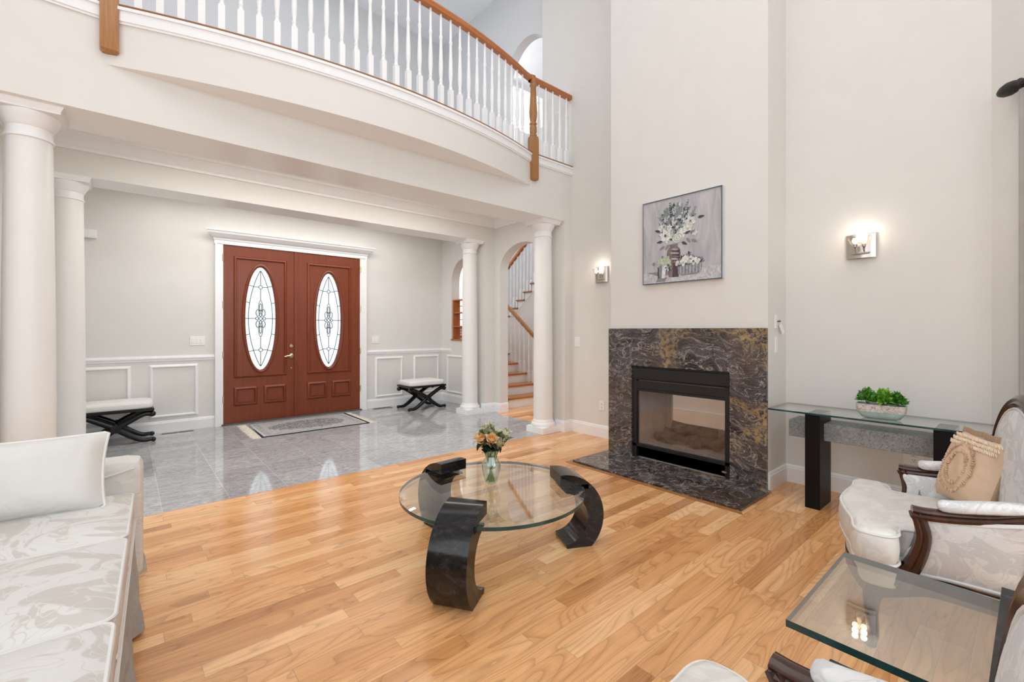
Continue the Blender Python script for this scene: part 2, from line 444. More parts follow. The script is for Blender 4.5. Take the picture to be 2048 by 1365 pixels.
def thing(name, label, cat, loc=(0, 0, 0), rz=0.0, group=None):
    o = bpy.data.objects.new(name, None)
    C.objects.link(o)
    o.location = loc
    o.rotation_euler = (0, 0, rz)
    o.empty_display_size = 0.1
    return tag(o, label, cat, group)

def struct(name, bm, m, label, cat, **kw):
    return tag(obj(name, bm, m, **kw), label, cat, kind='structure')

def copy_tree(o, parent=None):
    c = o.copy()
    C.objects.link(c)
    if parent is not None:
        c.parent = parent
    for ch in list(o.children):
        copy_tree(ch, c)
    return c

def B(): return bmesh.new()

def box(bm, x0, x1, y0, y1, z0, z1, mi=0):
    vs = [bm.verts.new((x, y, z)) for z in (z0, z1) for y in (y0, y1) for x in (x0, x1)]
    for f in ((0, 2, 3, 1), (4, 5, 7, 6), (0, 1, 5, 4), (2, 6, 7, 3), (0, 4, 6, 2), (1, 3, 7, 5)):
        fc = bm.faces.new([vs[i] for i in f]); fc.material_index = mi
    return bm

def bx(x0, x1, y0, y1, z0, z1): return box(B(), x0, x1, y0, y1, z0, z1)

def loft(bm, rings, closed=True, cap=True, mi=0, loop=False):
    """rings: list of equal-length point lists"""
    R = [[bm.verts.new(p) for p in r] for r in rings]
    n = len(R[0])
    pairs = list(zip(R, R[1:])) + ([(R[-1], R[0])] if loop else [])
    for a, b in pairs:
        for i in range(n if closed else n - 1):
            j = (i + 1) % n
            f = bm.faces.new((a[i], a[j], b[j], b[i])); f.material_index = mi
    if cap and closed and not loop:
        for r, rev in ((R[0], True), (R[-1], False)):
            f = bm.faces.new(r[::-1] if rev else r); f.material_index = mi
    return R

def lathe(bm, prof, cx=0, cy=0, n=24, mi=0, cap=True):
    rings = [[(cx + r * math.cos(2 * PI * i / n), cy + r * math.sin(2 * PI * i / n), z) for i in range(n)] for r, z in prof]
    loft(bm, rings, True, cap, mi)
    return bm

def circ(r, n=8, sy=1.0): return [(r * math.cos(2 * PI * i / n), r * sy * math.sin(2 * PI * i / n)) for i in range(n)]

def sweep(bm, path, prof, up=(0, 0, 1), closed=False, mi=0, scales=None):
    """sweep a 2D profile (side, up) along path; up kept near the given vector"""
    P = [Vector(p) for p in path]
    n = len(P)
    rings = []
    U0 = Vector(up)
    for i, p in enumerate(P):
        a = P[(i - 1) % n] if closed or i > 0 else P[i]
        b = P[(i + 1) % n] if closed or i < n - 1 else P[i]
        t = (b - a).normalized()
        side = t.cross(U0)
        if side.length < 1e-4:
            side = t.cross(Vector((1, 0, 0)))
        side.normalize()
        u = side.cross(t).normalized()
        s = scales[i] if scales else 1.0
        k = 1.0
        if (closed or 0 < i < n - 1):
            d1 = (P[i] - a).normalized(); d2 = (b - P[i]).normalized()
            k = 1.0 / max(0.5, math.sqrt(max(0.05, (1 + d1.dot(d2)) / 2)))
        rings.append([tuple(p + side * (q[0] * s * k) + u * (q[1] * s)) for q in prof])
    loft(bm, rings, True, not closed, mi, closed)
    return bm

def smooth_path(pts, n=8, closed=False):
    P = [Vector(p) for p in pts]
    out = []
    m = len(P)
    rng = range(m if closed else m - 1)
    for i in rng:
        p0 = P[(i - 1) % m] if closed or i > 0 else P[i] * 2 - P[i + 1]
        p1 = P[i]; p2 = P[(i + 1) % m]
        p3 = P[(i + 2) % m] if closed or i + 2 < m else P[i + 1] * 2 - P[i]
        for k in range(n):
            t = k / n
            out.append(0.5 * ((2 * p1) + (p2 - p0) * t + (2 * p0 - 5 * p1 + 4 * p2 - p3) * t * t + (3 * p1 - p0 - 3 * p2 + p3) * t ** 3))
    if not closed:
        out.append(P[-1])
    return out

def tube(bm, pts, radii, n=10, sm=8, mi=0, sy=1.0, up=(0, 0, 1)):
    path = smooth_path(pts, sm)
    if not isinstance(radii, (list, tuple)):
        radii = [radii] * len(pts)
    sc = []
    for i in range(len(path)):
        f = i / sm
        a = min(int(f), len(radii) - 2) if len(radii) > 1 else 0
        t = min(1.0, f - a)
        sc.append(radii[a] * (1 - t) + radii[min(a + 1, len(radii) - 1)] * t)
    sweep(bm, path, circ(1.0, n, sy), up, False, mi, sc)
    return bm

def prism(bm, outline, z0, z1, holes=(), mi=0, frame=None):
    """extrude a 2D outline (with holes) from z0 to z1; frame maps (u,v,w)->xyz"""
    fr = frame or (lambda u, v, w: (u, v, w))
    loops = [list(outline)] + [list(h) for h in holes]
    tris = geometry.tessellate_polygon([[Vector((p[0], p[1], 0)) for p in L] for L in loops])
    flat = [p for L in loops for p in L]
    lo = [bm.verts.new(fr(p[0], p[1], z0)) for p in flat]
    hi = [bm.verts.new(fr(p[0], p[1], z1)) for p in flat]
    for t in tris:
        for vs, r in ((lo, 1), (hi, 0)):
            try:
                f = bm.faces.new([vs[i] for i in (t[::-1] if r else t)]); f.material_index = mi
            except ValueError:
                pass
    k = 0
    for L in loops:
        n = len(L)
        for i in range(n):
            j = (i + 1) % n
            f = bm.faces.new((lo[k + i], lo[k + j], hi[k + j], hi[k + i])); f.material_index = mi
        k += n
    return bm

XZ = lambda u, v, w: (u, w, v)      # outline in x,z ; extruded along y
YZ = lambda u, v, w: (w, u, v)      # outline in y,z ; extruded along x

def arch(u0, u1, z0, zs, n=24, rise=None):
    """closed outline of an arched opening"""
    c = (u0 + u1) / 2; r = (u1 - u0) / 2; rise = rise or r
    return [(u0, z0)] + [(c - r * math.cos(PI * i / n), zs + rise * math.sin(PI * i / n)) for i in range(n + 1)] + [(u1, z0)]

def rect(u0, u1, v0, v1): return [(u0, v0), (u1, v0), (u1, v1), (u0, v1)]

def rbox(bm, sx, sy, sz, r, crown=0.0, n=8, at=(0, 0, 0), mi=0, fr=None):
    """rounded box centred at 'at', optional crowned top and bottom"""
    hx, hy, hz = sx / 2, sy / 2, sz / 2
    r = min(r, hx, hy, hz)
    t = [-1.0] + [-(1 - 0.14 * k) for k in (1, 2)] + [-0.5, 0, 0.5] + [(1 - 0.14 * k) for k in (2, 1)] + [1.0]
    cache = {}
    def pt(u, v, w):
        key = (round(u, 4), round(v, 4), round(w, 4))
        if key in cache: return cache[key]
        p = [0, 0, 0]
        q = Vector((u * hx, v * hy, w * hz))
        c = Vector([max(-(h - r), min(h - r, x)) for x, h in zip(q, (hx, hy, hz))])
        # spread grid rings near the edge over the fillet
        d = q - c
        if d.length > 1e-9: d = d.normalized() * r
        p = c + d
        if crown:
            p.z += crown * (1 if w > 0 else -0.3) * abs(w) * (1 - u * u) * (1 - v * v)
        p = p + Vector(at)
        if fr: p = Vector(fr(p))
        cache[key] = bm.verts.new(p)
        return cache[key]
    def face(fn):
        for a, b in zip(t, t[1:]):
            for c_, d_ in zip(t, t[1:]):
                vs = [fn(a, c_), fn(b, c_), fn(b, d_), fn(a, d_)]
                f = bm.faces.new(vs); f.material_index = mi
    face(lambda a, b: pt(a, b, 1)); face(lambda a, b: pt(b, a, -1))
    face(lambda a, b: pt(1, a, b)); face(lambda a, b: pt(-1, b, a))
    face(lambda a, b: pt(b, 1, a)); face(lambda a, b: pt(a, -1, b))
    return bm

def padslab(bm, outline, z0, z1, r, crown=0.0, mi=0, fr=None, flat=False):
    """soft slab over a star-shaped closed outline with eased edges and a crowned top"""
    P = [Vector((p[0], p[1])) for p in outline]
    n = len(P)
    area2 = sum(P[i].x * P[(i + 1) % n].y - P[(i + 1) % n].x * P[i].y for i in range(n))
    if area2 < 0: P.reverse()
    N = []
    for i in range(n):
        t = (P[(i + 1) % n] - P[i - 1]).normalized()
        N.append(Vector((-t.y, t.x)))
    cen = sum(P, Vector((0, 0))) / n
    def ring(ins, z): return [((P[i] + N[i] * ins).x, (P[i] + N[i] * ins).y, z) for i in range(n)]
    def sring(ins, s, z): return [((cen + (P[i] + N[i] * ins - cen) * s).x, (cen + (P[i] + N[i] * ins - cen) * s).y, z) for i in range(n)]
    rings = [sring(r, 0.5, z0), ring(r, z0), ring(r * 0.3, z0 + r * 0.3), ring(0, z0 + r), ring(0, z1 - r), ring(r * 0.3, z1 - r * 0.3), ring(r, z1),
             sring(r, 0.85, z1 + crown * 0.45), sring(r, 0.6, z1 + crown * 0.8), sring(r, 0.3, z1 + crown * 0.97), sring(r, 0.05, z1 + crown)]
    if flat: rings = [ring(r, z0), ring(r * 0.3, z0 + r * 0.3), ring(0, z0 + r), ring(-0.004, (z0 + z1) / 2), ring(0, z1 - r), ring(r * 0.12, z1 - r * 0.5), ring(r * 0.45, z1 - r * 0.14), ring(r, z1)]
    if fr: rings = [[tuple(fr(Vector(p))) for p in R] for R in rings]
    loft(bm, rings, True, True, mi)
    return bm

def pillow_bm(W, H, T, n=14, mi=0, pinch=0.07):
    bm = B()
    for sgn in (1, -1):
        g = []
        for i in range(n + 1):
            row = []
            for j in range(n + 1):
                u = -1 + 2 * i / n; v = -1 + 2 * j / n
                x = u * W / 2 * (1 - pinch * (1 - v * v)); y = v * H / 2 * (1 - pinch * (1 - u * u))
                z = sgn * T / 2 * ((1 - u ** 4) * (1 - v ** 4)) ** 0.55
                z += sgn * 0.004 * math.sin(7 * u + 3 * v) * (1 - u * u) * (1 - v * v)
                row.append(bm.verts.new((x, y, z)))
            g.append(row)
        for i in range(n):
            for j in range(n):
                f = bm.faces.new((g[i][j], g[i + 1][j], g[i + 1][j + 1], g[i][j + 1])); f.material_index = mi
    bmesh.ops.remove_doubles(bm, verts=bm.verts, dist=1e-5)
    return bm

# ================================================================== the setting
def under(o, mi=1):
    for p in o.data.polygons:
        if p.normal.z < -0.5: p.material_index = mi

bm = B(); box(bm, -3.0, 8.2, -3.6, 3.97, -0.06, 0.0); box(bm, 4.30, 8.2, 3.97, 5.42, -0.06, 0.0); box(bm, 4.40, 8.2, 5.42, 8.9, -0.06, 0.0)
struct('floor', bm, 'wood', 'glossy red oak strip floor of the living room and stair hall', 'floor')
struct('floor_foyer', box(box(B(), -0.9, 4.30, 3.97, 5.42, -0.06, 0.0), -0.9, 4.40, 5.42, 7.3, -0.06, 0.0), 'tile', 'polished grey granite tile floor of the foyer', 'floor')

# right side of the living room
bm = B(); box(bm, 4.30, 4.55, 2.86, 3.852, 0, 6.5); box(bm, 4.30, 4.55, 3.852, 4.376, 3.33, 6.5)
struct('wall_right', bm, 'wall', 'beige wall with the small sconce left of the fireplace', 'wall')
struct('wall_nook', bx(4.25, 4.50, 0.10, 1.43, 0, 6.5), 'wall', 'beige wall above the glass console table', 'wall')
bm = prism(B(), rect(1.386, 2.906, 0.0, 6.5), 3.86, 4.46, [rect(1.66, 2.65, 0.012, 0.935)], 0, YZ)
struct('wall_chimney', bm, 'wall', 'tall beige chimney breast rising above the fireplace', 'wall')
d = 0.70711
bm = B(); prism(bm, [(4.25, 0.19), (4.25 - 1.9 * d, 0.19 - 1.9 * d), (4.25 - 1.9 * d + 0.12, 0.19 - 1.9 * d - 0.12), (4.40, 0.10)], 0, 6.5)
struct('wall_bay', bm, 'wall', 'angled beige wall at the right edge beside the console', 'wall')
# behind and left of the camera: glazed walls the daylight comes through
bm = prism(B(), rect(-3.0, 4.3, 0, 6.5), -3.6, -3.4, [rect(-2.0, 3.6, 0.5, 5.3)], 0, XZ)
struct('wall_back', bm, 'wall', 'window wall behind the viewpoint', 'wall')
bm = prism(B(), rect(-3.4, 3.85, 0, 6.5), -3.0, -2.85, [rect(-2.6, 1.5, 0.6, 5.2)], 0, YZ)
struct('wall_left', bm, 'wall', 'window wall left of the viewpoint', 'wall')
bm = B()
for i in range(5): box(bm, -2.0 + i * 1.375, -1.95 + i * 1.375, -3.55, -3.45, 0.5, 5.3)
for z in (2.4, 3.6): box(bm, -2.0, 3.6, -3.54, -3.46, z, z + 0.05)
struct('window_1', bm, 'trim', 'white mullions of the window wall behind the viewpoint', 'window')
bm = B()
for i in range(4): box(bm, -2.97, -2.89, -2.6 + i * 1.35, -2.55 + i * 1.35, 0.6, 5.2)
box(bm, -2.96, -2.9, -2.6, 1.5, 2.4, 2.45)
struct('window_2', bm, 'trim', 'white mullions of the window wall left of the viewpoint', 'window')
bm = B(); box(bm, -3.0, 4.55, -3.6, 3.9, 6.5, 6.57); box(bm, -3.0, 8.2, 3.9, 7.25, 6.5, 6.57)
struct('ceiling', bm, 'ceil', 'white ceiling over the two storey room and landing', 'ceiling')

# balcony: straight beam, bowed slab, trim
BX0, BX1, BOW = -0.094, 3.579, 0.30
bcx = (BX0 + BX1) / 2
bR = ((BX1 - BX0) ** 2 / 4 + BOW ** 2) / (2 * BOW)
bcy = 3.85 - BOW + bR
def arc_y(x, off=0.0):
    return bcy - math.sqrt((bR + off) ** 2 - (x - bcx) ** 2)
def arc_pts(x0, x1, n=40, off=0.0):
    a0 = math.asin((x0 - bcx) / (bR + off)); a1 = math.asin((x1 - bcx) / (bR + off))
    return [(bcx + (bR + off) * math.sin(a0 + (a1 - a0) * i / n), bcy - (bR + off) * math.cos(a0 + (a1 - a0) * i / n)) for i in range(n + 1)]
o = struct('wall_beam_front', bx(-2.85, 4.30, 3.85, 4.27, 2.645, 3.25), ['wall', 'ceil'], 'long beige beam carrying the balcony edge', 'wall'); under(o)
o = struct('wall_balcony', prism(B(), arc_pts(BX0, BX1) + [(BX1, 3.855), (BX0, 3.855)], 2.965, 3.25), ['wall', 'ceil'], 'bowed beige fascia under the curved balcony', 'wall', smooth=True); under(o)
outl = [(-2.85, 3.83)] + [(BX0 - 0.02, 3.83)] + arc_pts(BX0 + 0.02, BX1 - 0.02, 40, 0.02) + [(BX1 + 0.02, 3.83), (4.30, 3.83), (4.30, 3.97), (-2.85, 3.97)]
bm = prism(B(), outl, 3.25, 3.315)
outl2 = [(-2.85, 3.818)] + [(BX0 - 0.03, 3.818)] + arc_pts(BX0 + 0.02, BX1 - 0.02, 40, 0.032) + [(BX1 + 0.03, 3.818), (4.30, 3.818), (4.30, 3.97), (-2.85, 3.97)]
prism(bm, outl2, 3.315, 3.335)
outl3 = [(-2.85, 3.838)] + [(BX0 - 0.01, 3.838)] + arc_pts(BX0 + 0.02, BX1 - 0.02, 40, 0.012) + [(BX1 + 0.01, 3.838), (4.30, 3.838), (4.30, 3.97), (-2.85, 3.97)]
prism(bm, outl3, 3.235, 3.25)
struct('trim_balcony', bm, 'trim', 'white moulded band along the curved balcony edge', 'trim')
struct('floor_landing', prism(B(), [(-2.85, 3.99)] + [(BX0, 3.99)] + arc_pts(BX0 + 0.3, BX1 - 0.3, 30, -0.06) + [(BX1, 3.99), (4.30, 3.99), (4.30, 7.1), (-2.85, 7.1)], 3.06, 3.333), 'wallw', 'landing floor behind the balcony railing', 'floor')
bm = B(); box(bm, 4.172, 4.30, 3.85, 4.27, 0, 2.645); box(bm, 4.30, 4.565, 3.85, 4.36, 0, 3.33)
struct('wall_pier_front', bm, 'wall', 'narrow beige pier behind the front right column', 'wall')
struct('wall_pier_front_left', bx(-2.85, -0.635, 3.85, 4.27, 0, 2.645), 'wall', 'beige pier behind the front left column', 'wall')

# foyer
bm = prism(B(), rect(4.36, 7.25, -0.05, 3.0), 4.40, 4.565,
           [arch(4.40, 5.42, -0.04, 2.2, 28, 0.37), arch(6.06, 6.78, 1.10, 2.13, 28, 0.38)], 0, YZ)
struct('wall_foyer_right', bm, 'wall', 'beige foyer wall with a tall arched opening to the stairs', 'wall')
bm = prism(B(), rect(-0.9, 4.6, 0, 3.0), 7.10, 7.24, [rect(0.965, 2.87, 0.004, 2.44)], 0, XZ)
struct('wall_front', bm, 'wall', 'beige front wall around the double entry doors', 'wall')
struct('wall_foyer_left', bx(-0.9, -0.75, 4.27, 7.1, 0, 3.0), 'wall', 'beige foyer wall hidden behind the left columns', 'wall')
o = struct('wall_beam_back', bx(-0.75, 4.40, 5.54, 5.90, 2.65, 3.0), ['wall', 'ceil'], 'second beige beam between the two rear columns', 'wall'); under(o)
bm = B(); box(bm, 4.20, 4.40, 5.54, 5.90, 0, 2.65)
struct('wall_pier_back', bm, 'wall', 'narrow beige pier behind the rear right column', 'wall')
struct('wall_pier_back_left', bx(-0.75, -0.60, 5.54, 5.90, 0, 2.65), 'wall', 'beige pier behind the rear left column', 'wall')
struct('ceiling_foyer', bx(-0.9, 4.565, 4.27, 7.24, 3.0, 3.06), 'ceil', 'white foyer ceiling above the beams', 'ceiling')

# upstairs
struct('wall_landing_back', bx(-2.85, 6.3, 7.1, 7.24, 3.06, 6.5), 'wallw', 'pale wall at the back of the upstairs landing', 'wall')
bm = prism(B(), rect(4.30, 7.1, 3.06, 6.5), 4.42, 4.56, [arch(4.31, 5.34, 3.34, 4.87, 28, 0.67)], 0, YZ)
struct('wall_landing_right', bm, 'wallw', 'pale upstairs wall with a wide arched opening', 'wall')
# stair hall and the room behind the fireplace
struct('wall_hall_back', prism(B(), rect(4.4, 8.2, 0, 6.5), 8.8, 8.9, [rect(5.0, 6.6, 1.2, 4.6)], 0, XZ), 'wallw', 'white wall at the back of the stair hall', 'wall')
bm = prism(B(), rect(0.3, 8.9, 0, 6.5), 8.1, 8.2, [rect(3.35, 4.6, 0.55, 2.2)], 0, YZ)
struct('wall_hall_right', bm, 'wallw', 'pale wall beyond the staircase and the see-through fireplace', 'wall')
bm = B(); box(bm, 5.50, 5.60, 1.2, 4.2, 0, 0.95); box(bm, 5.48, 5.50, 1.2, 4.2, 0, 0.25)
struct('wall_family_half', bm, 'trim', 'white half wall glimpsed through the see-through fireplace', 'wall')
struct('wall_family_room', bx(4.5, 8.2, 0.2, 0.3, 0, 3.0), 'wall', 'beige side wall of the room behind the fireplace', 'wall')
bm = B(); box(bm, 8.06, 8.1, 0.35, 8.8, 0, 0.14)
struct('baseboard_hall', bm, 'trim', 'white baseboard in the room beyond the fireplace', 'baseboard')

# ------------------------------------------------------------------ trim
BBP = [(0, 0), (0.016, 0), (0.016, 0.115), (0.012, 0.122), (0.011, 0.132), (0.006, 0.142), (0, 0.145)]
def run(bm, pts, prof=BBP, inside=1):
    """moulding following plan points; profile (out from wall, height); room on the left of travel"""
    P = [Vector((p[0], p[1])) for p in pts]
    rings = []
    for i, p in enumerate(P):
        nrm = []
        if i > 0: t = (P[i] - P[i - 1]).normalized(); nrm.append(Vector((-t.y, t.x)))
        if i < len(P) - 1: t = (P[i + 1] - P[i]).normalized(); nrm.append(Vector((-t.y, t.x)))
        n = sum(nrm, Vector((0, 0))).normalized()
        n *= inside / max(0.4, n.dot(nrm[0]))
        rings.append([(p.x + n.x * q[0], p.y + n.y * q[0], q[1]) for q in prof])
    loft(bm, rings, True, True)
    return bm
struct('baseboard_right', run(B(), [(4.30, 2.906), (4.30, 3.85), (4.165, 3.85), (4.165, 4.0)]), 'trim', 'white baseboard left of the fireplace', 'baseboard')
struct('baseboard_nook', run(B(), [(4.25 - 0.9 * d, 0.19 - 0.9 * d), (4.25, 0.19), (4.25, 1.386), (3.862, 1.386)]), 'trim', 'white baseboard behind the console table', 'baseboard')
bm = run(B(), [(4.565, 5.42), (4.40, 5.42), (4.40, 5.54), (4.20, 5.54), (4.20, 5.62)])
struct('baseboard_arch', bm, 'trim', 'white baseboard at the foot of the arch and rear pier', 'baseboard')
bm = run(B(), [(4.20, 5.80), (4.20, 5.90), (4.40, 5.90), (4.40, 7.10), (2.955, 7.10)])
struct('baseboard_foyer_right', bm, 'trim', 'white baseboard in the right rear corner of the foyer', 'baseboard')
struct('baseboard_foyer_left', run(B(), [(0.893, 7.10), (-0.75, 7.10)]), 'trim', 'white baseboard left of the entry doors', 'baseboard')
RAIL = [(0, 0.885), (0.012, 0.890), (0.012, 0.905), (0.024, 0.915), (0.026, 0.932), (0.016, 0.940), (0.014, 0.952), (0, 0.955)]
struct('trim_chair_rail_right', run(B(), [(4.40, 6.785), (4.40, 7.10), (2.955, 7.10)], [(a, b - 0.005) for a, b in RAIL]), 'trim', 'white chair rail right of the entry doors', 'trim')
struct('trim_chair_rail_left', run(B(), [(0.893, 7.10), (-0.75, 7.10)], RAIL), 'trim', 'white chair rail left of the entry doors', 'trim')
CROWN = [(0, 2.87), (0.018, 2.87), (0.022, 2.893), (0.04, 2.905), (0.085, 2.955), (0.095, 2.975), (0.115, 2.98), (0.12, 3.0), (0, 3.0)]
struct('trim_crown', run(B(), [(4.40, 4.27), (4.40, 5.54), (-0.75, 5.54), (-0.75, 4.27)], CROWN), 'trim', 'white crown moulding around the front foyer ceiling', 'trim')

PANEL = [(0, 0), (0.008, 0.004), (0.014, 0.012), (0.020, 0.022), (0.020, 0.030), (0.010, 0.036), (0, 0.040)]   # (out, across)
def panel_frame(bm, u0, u1, v0, v1, fr):
    """picture frame moulding; fr(u, v, out)"""
    rings = []
    for (cu, cv, du, dv) in ((u0, v0, 1, 1), (u1, v0, -1, 1), (u1, v1, -1, -1), (u0, v1, 1, -1)):
        rings.append([fr(cu + du * a, cv + dv * a, o_) for o_, a in PANEL])
    loft(bm, rings, True, False, 0, True)
    return bm
FW = lambda u, v, o_: (u, 7.10 - o_, v)
RW = lambda u, v, o_: (4.40 - o_, u, v)
bm = B(); panel_frame(bm, -0.52, 0.045, 0.177, 0.845, FW); panel_frame(bm, 0.213, 0.713, 0.177, 0.845, FW)
struct('trim_wainscot_left', bm, 'trim', 'white wainscot panel mouldings left of the entry doors', 'trim')
bm = B(); panel_frame(bm, 3.116, 3.62, 0.16, 0.835, FW); panel_frame(bm, 3.82, 4.336, 0.16, 0.84, FW); panel_frame(bm, 6.15, 6.93, 0.16, 0.84, RW)
struct('trim_wainscot_right', bm, 'trim', 'white wainscot panel mouldings right of the entry doors', 'trim')
# entry door surround
bm = B()
for x0, x1 in ((0.893, 0.985), (2.85, 2.955)):
    box(bm, x0, x1, 7.065, 7.10, 0, 2.43)
    box(bm, x0 + 0.012, x1 - 0.012, 7.055, 7.066, 0, 2.43)
    box(bm, x0 if x0 < 2 else x1 - 0.02, x0 + 0.02 if x0 < 2 else x1, 7.05, 7.066, 0, 2.43)
cp = [(0, 2.425), (0.045, 2.425), (0.045, 2.475), (0.055, 2.48), (0.06, 2.50), (0.085, 2.515), (0.125, 2.555), (0.135, 2.58), (0.145, 2.585), (0.145, 2.60), (0, 2.60)]
rings = []
for x, sx in ((0.885, -1), (2.965, 1)):
    rings.append([(x + sx * max(0, q[0] - 0.045), 7.10 - q[0], q[1]) for q in cp])
loft(bm, rings)
struct('trim_door_casing', bm, 'trim', 'white casing and cornice around the entry doors', 'trim')
struct('trim_threshold', bx(0.965, 2.87, 7.03, 7.2, 0, 0.018), 'slot', 'dark threshold under the entry doors', 'trim')
struct('trim_hearth', prism(B(), [(3.27, 1.345), (3.27, 2.925), (3.86, 2.925), (3.86, 2.965), (3.225, 2.965), (3.225, 1.32)], 0.0, 0.004), 'oak_post', 'oak border strip around the hearth', 'trim')

# entry door leaves
def door_leaf(name, label, x0, x1, oc, rx, rz, px0, px1, smalls):
    bm = B()
    ov = [(oc[0] + rx * math.cos(2 * PI * i / 48), oc[1] + rz * math.sin(2 * PI * i / 48)) for i in range(48)]
    prism(bm, rect(x0, x1, 0.02, 2.425), 7.075, 7.12, [ov], 0, XZ)
    F = lambda u, v, o_: (u, 7.075 - o_, v)
    panel_frame(bm, px0, px1, 0.625, 2.285, F)
    for a, b_ in smalls:
        panel_frame(bm, a, b_, 0.245, 0.503, F)
        box(bm, a + 0.055, b_ - 0.055, 7.066, 7.076, 0.295, 0.453)
    rp = [(1.20, -0.002), (1.17, 0.014), (1.10, 0.020), (1.03, 0.014), (0.985, 0.0), (0.985, -0.03)]
    rings = []
    for i in range(48):
        a = 2 * PI * i / 48
        rings.append([(oc[0] + (rx + (s - 1) * 0.22) * math.cos(a), 7.075 - o_, oc[1] + (rz + (s - 1) * 0.22) * math.sin(a)) for s, o_ in rp])
    loft(bm, rings, True, False, 0, True)
    o = struct(name, bm, 'mahogany', label, 'door', smooth=True)
    gl = obj('glass_pane', prism(B(), [(oc[0] + (rx + 0.005) * math.cos(2 * PI * i / 48), oc[1] + (rz + 0.005) * math.sin(2 * PI * i / 48)) for i in range(48)], 7.092, 7.098, (), 0, XZ), 'door_glass', o)
    gl['label'] = 'frosted oval glass pane'
    # leading
    bm = B()
    def lead(pts, r=0.0052, closed=False):
        P = [(oc[0] + u * rx, 7.09, oc[1] + v * rz) for u, v in pts]
        sweep(bm, P, circ(r, 6), (0, 1, 0), closed)
    n = 40
    # inner pointed oval
    for s in (1, -1):
        lead([(s * 0.78 * math.cos(-PI / 2 + PI * i / n) ** 0.8 if abs(math.cos(-PI / 2 + PI * i / n)) > 1e-6 else 0, 0.93 * (-1 + 2 * i / n)) for i in range(n + 1)])
    for v in (0.62, 0.30, -0.30, -0.62):
        w_out = math.sqrt(1 - v * v)
        w_in = 0.78 * max(0, math.sin(PI * (v / 0.93 + 1) / 2)) ** 0.8
        for s in (1, -1): lead([(s * w_in, v), (s * w_out, v + (0.02 if v > 0 else -0.02))])
    lead([(-1, 0), (-0.32, 0)]); lead([(0.32, 0), (1, 0)])
    for s in (1, -1):
        lead([(0, s * 0.93), (0, s * 0.645)]); lead([(0, s * 0.575), (0, s * 0.35)])
        w = 0.78 * math.sin(PI * (0.61 / 0.93 + 1) / 2) ** 0.8
        lead([(-w, s * 0.61), (-0.12, s * 0.61)]); lead([(0.12, s * 0.61), (w, s * 0.61)])
        lead([(0.12 * math.cos(2 * PI * i / 12), s * 0.61 + 0.035 * math.sin(2 * PI * i / 12)) for i in range(12)], closed=True)
        lead([(0.14 * math.sin(2 * PI * i / 24), s * (0.195 - 0.155 * math.cos(2 * PI * i / 24))) for i in range(24)], 0.005, True)
        lead([(0.07 * math.sin(2 * PI * i / 24), s * (0.22 - 0.07 * math.cos(2 * PI * i / 24))) for i in range(24)], 0.0055, True)
        for t in (1, -1):
            lead([(t * (0.17 + 0.13 * math.cos(2 * PI * i / 20)), s * (0.11 + 0.065 * math.sin(2 * PI * i / 20))) for i in range(20)], 0.0058, True)
    for t in (1, -1): lead([(t * 0.23 + 0.09 * math.cos(2 * PI * i / 14), 0.028 * math.sin(2 * PI * i / 14)) for i in range(14)], 0.0055, True)
    lead([(0.1 * math.cos(2 * PI * i / 14), 0.03 * math.sin(2 * PI * i / 14)) for i in range(14)], 0.005, True)
    c = obj('leading', bm, 'came', o); c['label'] = 'grey lead lines with a knot motif'
    return o
dl = door_leaf('door_1', 'brown entry door leaf with the brass lever and deadbolt', 0.985, 1.889, (1.435, 1.44), 0.193, 0.72, 1.105, 1.77, ((1.105, 1.394), (1.469, 1.758)))
dr = door_leaf('door_2', 'brown entry door leaf without a handle, on the right', 1.893, 2.85, (2.366, 1.43), 0.190, 0.72, 2.046, 2.707, ((2.046, 2.336), (2.405, 2.707)))
obj('astragal', bx(1.872, 1.905, 7.060, 7.076, 0.02, 2.425), 'mahogany', dr)
def disc_y(bm, x, z, y0, y1, r, n=20):
    loft(bm, [[(x + rr * math.cos(2 * PI * i / n), y, z + rr * math.sin(2 * PI * i / n)) for i in range(n)] for y, rr in ((y0, r), (y0 - 0.6 * (y0 - y1), r), (y1, r * 0.75))])
bm = B(); disc_y(bm, 1.832, 1.046, 7.075, 7.055, 0.028); disc_y(bm, 1.832, 1.046, 7.055, 7.045, 0.012)
dbt = obj('deadbolt', bm, 'brass', dl, smooth=True); dbt['label'] = 'round brass deadbolt'
bm = B(); disc_y(bm, 1.832, 0.905, 7.075, 7.06, 0.030); tube(bm, [(1.832, 7.06, 0.905), (1.825, 7.035, 0.905), (1.79, 7.03, 0.908), (1.745, 7.033, 0.900), (1.722, 7.04, 0.893)], [0.011, 0.010, 0.009, 0.008, 0.006], 8, 5)
lv = obj('lever_handle', bm, 'brass', dl, smooth=True); lv['label'] = 'curved brass lever handle'
bm = B(); disc_y(bm, 1.829, 0.727, 7.075, 7.065, 0.013)
pl = obj('lock_button', bm, 'brass', dl, smooth=True); pl['label'] = 'small round brass button'
for z in (0.35, 0.95, 1.62, 2.25):
    h = obj('hinge', lathe(B(), [(0.008, z - 0.045), (0.008, z + 0.045)], 0.985, 7.062, 8), 'brass', dl)
for z in (0.35, 0.95, 1.62, 2.25):
    h = obj('hinge', lathe(B(), [(0.008, z - 0.045), (0.008, z + 0.045)], 2.852, 7.062, 8), 'brass', dr)

